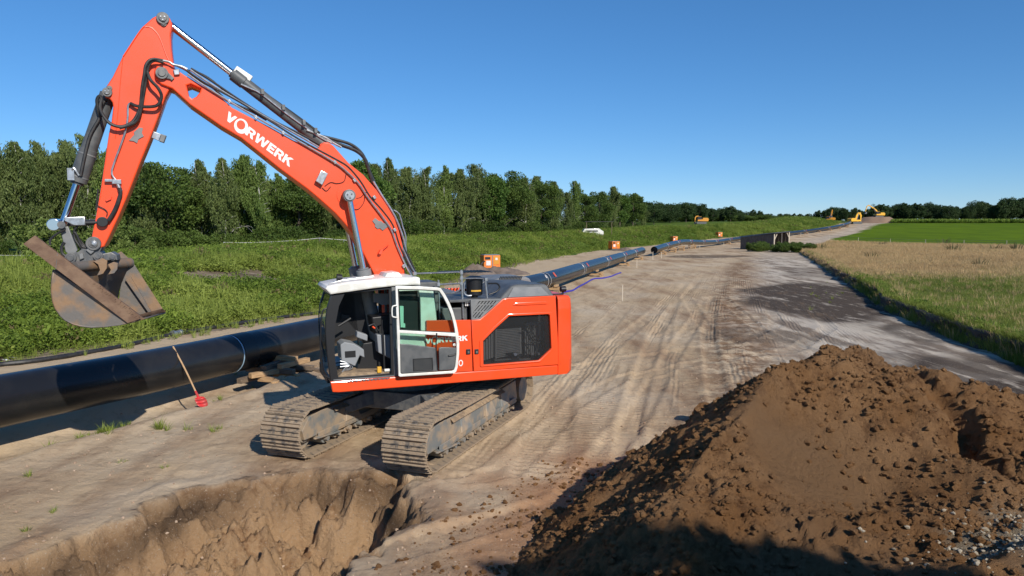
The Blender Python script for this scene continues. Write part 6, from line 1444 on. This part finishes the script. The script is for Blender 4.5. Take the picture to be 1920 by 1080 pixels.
# =================================================================== FAR MACHINES
def far_digger(name, loc, rz, m, boom_pts, label, arm_pts, sc=1., house_rot=0.):
    e = empty(name, loc, rz, label, 'excavator', 'distant excavators'); e.scale = (sc, sc, sc)
    for s in (-1, 1):
        mb = MB(); pr = [(-2.2, .45), (-2.0, .1), (-1.7, 0), (1.7, 0), (2.0, .1), (2.2, .45), (2.05, .8), (1.8, .92), (-1.8, .92), (-2.05, .8)]; mb.loft([(x, s*1.2-.3, z) for x, z in pr], [(x, s*1.2+.3, z) for x, z in pr], True, True); mb.build('crawler_track', M['dgrey'], e)
    mb = MB(); mb.cyl((0, 0, .7), (0, 0, 1.1), .7, n=20); mb.build('slew_ring', M['dgrey'], e)
    R = Matrix.Rotation(house_rot, 4, 'Z')
    def hb(nm, mb, mm, bev=0): o = mb.build(nm, M[mm], e, bev); o.matrix_local = R; return o
    mb = MB(); pr = [(-2.9, 1.25), (-3.0, 1.9), (-2.9, 2.3), (-2.2, 2.55), (-.6, 2.5), (-.5, 1.9), (1.6, 1.75), (1.7, 1.15), (-2.7, 1.1)]; mb.loft([(x, -1.4, z) for x, z in pr], [(x, 1.4, z) for x, z in pr], True, True); hb('house', mb, m, .05)
    mb = MB(); pr = [(.1, 1.75), (.1, 3.0), (1.3, 3.0), (1.75, 2.3), (1.7, 1.75)]; mb.loft([(x, .4, z) for x, z in pr], [(x, 1.38, z) for x, z in pr], True, True); c = hb('cab', mb, 'black', .03)
    mb = MB(); mb.box((.7, .89, 3.05), (1.25, 1.05, .1)); hb('cab_roof', mb, m, .02)
    for nm, pts, w in (('boom', boom_pts, .42), ('arm', arm_pts, .32)):
        mb = MB(); n_ = len(pts); U = []; 
        for i, (x, z, t) in enumerate(pts):
            a = Vector(pts[max(0, i-1)][:2]); b = Vector(pts[min(n_-1, i+1)][:2]); d = (b-a).normalized(); U.append(((x-d.y*t, z+d.x*t), (x+d.y*t, z-d.x*t)))
        ring = [[(u[0][0], -w/2, u[0][1]), (u[0][0], w/2, u[0][1]), (u[1][0], w/2, u[1][1]), (u[1][0], -w/2, u[1][1])] for u in U]
        for i in range(n_-1): mb.loft(ring[i], ring[i+1], True)
        mb.add(ring[0], [(0, 1, 2, 3)]); mb.add(ring[-1], [(0, 1, 2, 3)]); hb(nm, mb, m)
    mb = MB(); x, z, t = arm_pts[-1]; pr = [(x+.2, z), (x-.5, z-.1), (x-.7, z-.7), (x-.3, z-1.2), (x+.5, z-1.1), (x+.1, z-.4)]; mb.loft([(a, -.6, b) for a, b in pr], [(a, .6, b) for a, b in pr], True, True); hb('bucket', mb, 'dgrey')
    a, b = boom_pts[0], boom_pts[2]; mb = MB(); mb.cyl((a[0]+.5, .35, a[1]-.4), (b[0], .3, b[1]), .1, n=8); mb.cyl((a[0]+.5, -.35, a[1]-.4), (b[0], -.3, b[1]), .1, n=8); q = hb('lift_cylinder', mb, 'chrome'); q['kind'] = 'stuff'
    return e
def onpx(px_, Y): x = (px_-960)/1371*Y; return (x, Y, ztp(x, Y))
# mound carrying the farthest digger
x, Y, z = onpx(1640, 372); mb = MB(); n_ = 30; V_ = []
for j in range(n_):
    for i in range(n_):
        u, v = (i/(n_-1)-.5)*2, (j/(n_-1)-.5)*2; q = max(0, 1-math.hypot(u, v)); V_.append((u*13, v*13, -.5+min(q*6.4, 3.5)+.5*float(fbm(np.array([u*11]), np.array([v*11]), 3, 3, 5)[0])*(q > 0)))
mb.add(V_, [(j*n_+i, j*n_+i+1, (j+1)*n_+i+1, (j+1)*n_+i) for j in range(n_-1) for i in range(n_-1)]); o = mb.build('soil_heap', mat('far_soil', (.22, .14, .09), .95, col2=(.26, .17, .11), scale=.3), None, ang=60); o.location = (x, Y, z); tag(o, 'brown heap of earth under the farthest yellow excavator', 'soil heap')
far_digger('far_excavator', (x+.8, Y, z+2.8), math.radians(186), 'yellow', [(0, 1.9, .25), (1.0, 3.6, .3), (2.6, 4.8, .3), (5.2, 6.2, .18)], 'yellow excavator on top of the far brown heap, arm reaching left', [(5.3, 8.0, .2), (6.2, 6.8, .3), (8.6, 8.3, .12)][:0] or [(5.0, 6.4, .15), (6.1, 5.6, .2), (6.9, 3.0, .12)])
far_digger('far_excavator', onpx(1601, 312), math.radians(12), 'yellow', [(0, 1.8, .3), (.7, 3.6, .5), (1.4, 4.5, .5), (2.4, 4.6, .3)], 'yellow excavator with folded boom standing at the end of the pipe', [(2.0, 4.8, .3), (2.6, 3.6, .32), (2.5, 1.2, .2)], 1.0)
far_digger('far_excavator', onpx(1552, 345), math.radians(160), 'yellow2', [(0, 1.8, .3), (-.8, 3.4, .35), (-1.2, 4.8, .35), (-1.4, 6.2, .2)], 'small dark orange machine with upright boom left of the yellow ones', [(-1.5, 6.6, .2), (-1.2, 5.4, .2), (-1.0, 3.6, .15)], .9)
X_, Y_, Z_ = onpx(1312, 290); far_digger('far_excavator', (X_, Y_, Z_), math.radians(185), 'yellow2', [(0, 1.6, .2), (.6, 2.6, .25), (1.2, 3.2, .25), (2.0, 3.1, .2)], 'small orange digger behind the embankment against the trees', [(1.9, 3.2, .2), (2.3, 2.5, .22), (2.3, .9, .15)], .95)
# ---- white van under a thin roof, left of the trees
X_, Y_, Z_ = onpx(1110, 165); Z_ += .7; e = empty('parked_van', (X_, Y_, Z_-.75), .1, 'low white vehicle roof showing over the embankment under a thin canopy', 'van')
mb = MB(); pr = [(-2.3, 0), (-2.3, .9), (-1.9, 1.5), (1.3, 1.6), (1.9, 1.2), (2.4, .9), (2.4, 0)]; mb.loft([(x, -.9, z) for x, z in pr], [(x, .9, z) for x, z in pr], True, True); mb.build('body', M['white'], e, .05)
mb = MB(); mb.box((-.2, -.905, 1.0), (2.6, .02, .3)); mb.build('window', M['black'], e)
for x in (-1.5, 1.5): mb = MB(); mb.cyl((x, -.95, -.05), (x, -.6, -.05), .33, n=16); mb.build('wheel', M['rubber'], e)
e = empty('canopy', (X_+1.5, Y_+2, Z_), .1, 'thin dark canopy roof on posts behind the embankment', 'canopy'); mb = MB(); mb.box((0, 0, 2.35), (6.5, 3, .08)); mb.build('roof', M['roofmat'], e)
for sx in (-2.9, 2.9): mb = MB(); mb.bar((sx, -1.3, -.5), (sx, -1.3, 2.3), .1, .1); mb.build('post', M['oldwood'], e)

# ---- tell the repeats apart by their order from the left
ORD = 'leftmost second third fourth fifth sixth seventh eighth ninth tenth eleventh twelfth thirteenth fourteenth fifteenth sixteenth seventeenth eighteenth nineteenth twentieth'.split()
TENS = ['', '', 'twenty', 'thirty', 'forty', 'fifty', 'sixty']
def ordinal(i):
    if i < 20: return ORD[i]
    t, u = divmod(i+1, 10); return (TENS[t][:-1]+'ieth') if u == 0 else TENS[t]+' '+(['first']+ORD[1:9])[u-1]
def relabel(group, fmt):
    g_ = [o for o in COL.objects if o.get('group') == group and o.parent is None]; g_.sort(key=lambda o: o.location.x/o.location.y)
    for i, o in enumerate(g_): o['label'] = fmt % (ordinal(i)+('' if i == 0 else ' from left'))
relabel('birches of the wood behind the embankment', 'drooping birch, %s in the front rank of the wood')
relabel('broad trees of the wood behind the embankment', 'round crowned dark tree, %s in the front rank of the wood')
relabel('shrubs at the foot of the wood', 'bushy shrub, %s along the foot of the wood')
relabel('trees beyond the green field', 'dark tree, %s in the wood edge beyond the green field')
relabel('shrubs below the dense tree line', 'shrub, %s below the dense line of trees')
relabel('rear trees beyond the green field', 'tree, %s in the rear rank beyond the green field')
relabel('bushes at the foot of the shed', 'low bush, %s along the foot of the shed')
relabel('bushes right of the shed', 'small bush, %s beyond the open end of the shed')
relabel('dense tree line behind the embankment end', 'tree, %s in the dense line behind the embankment end')
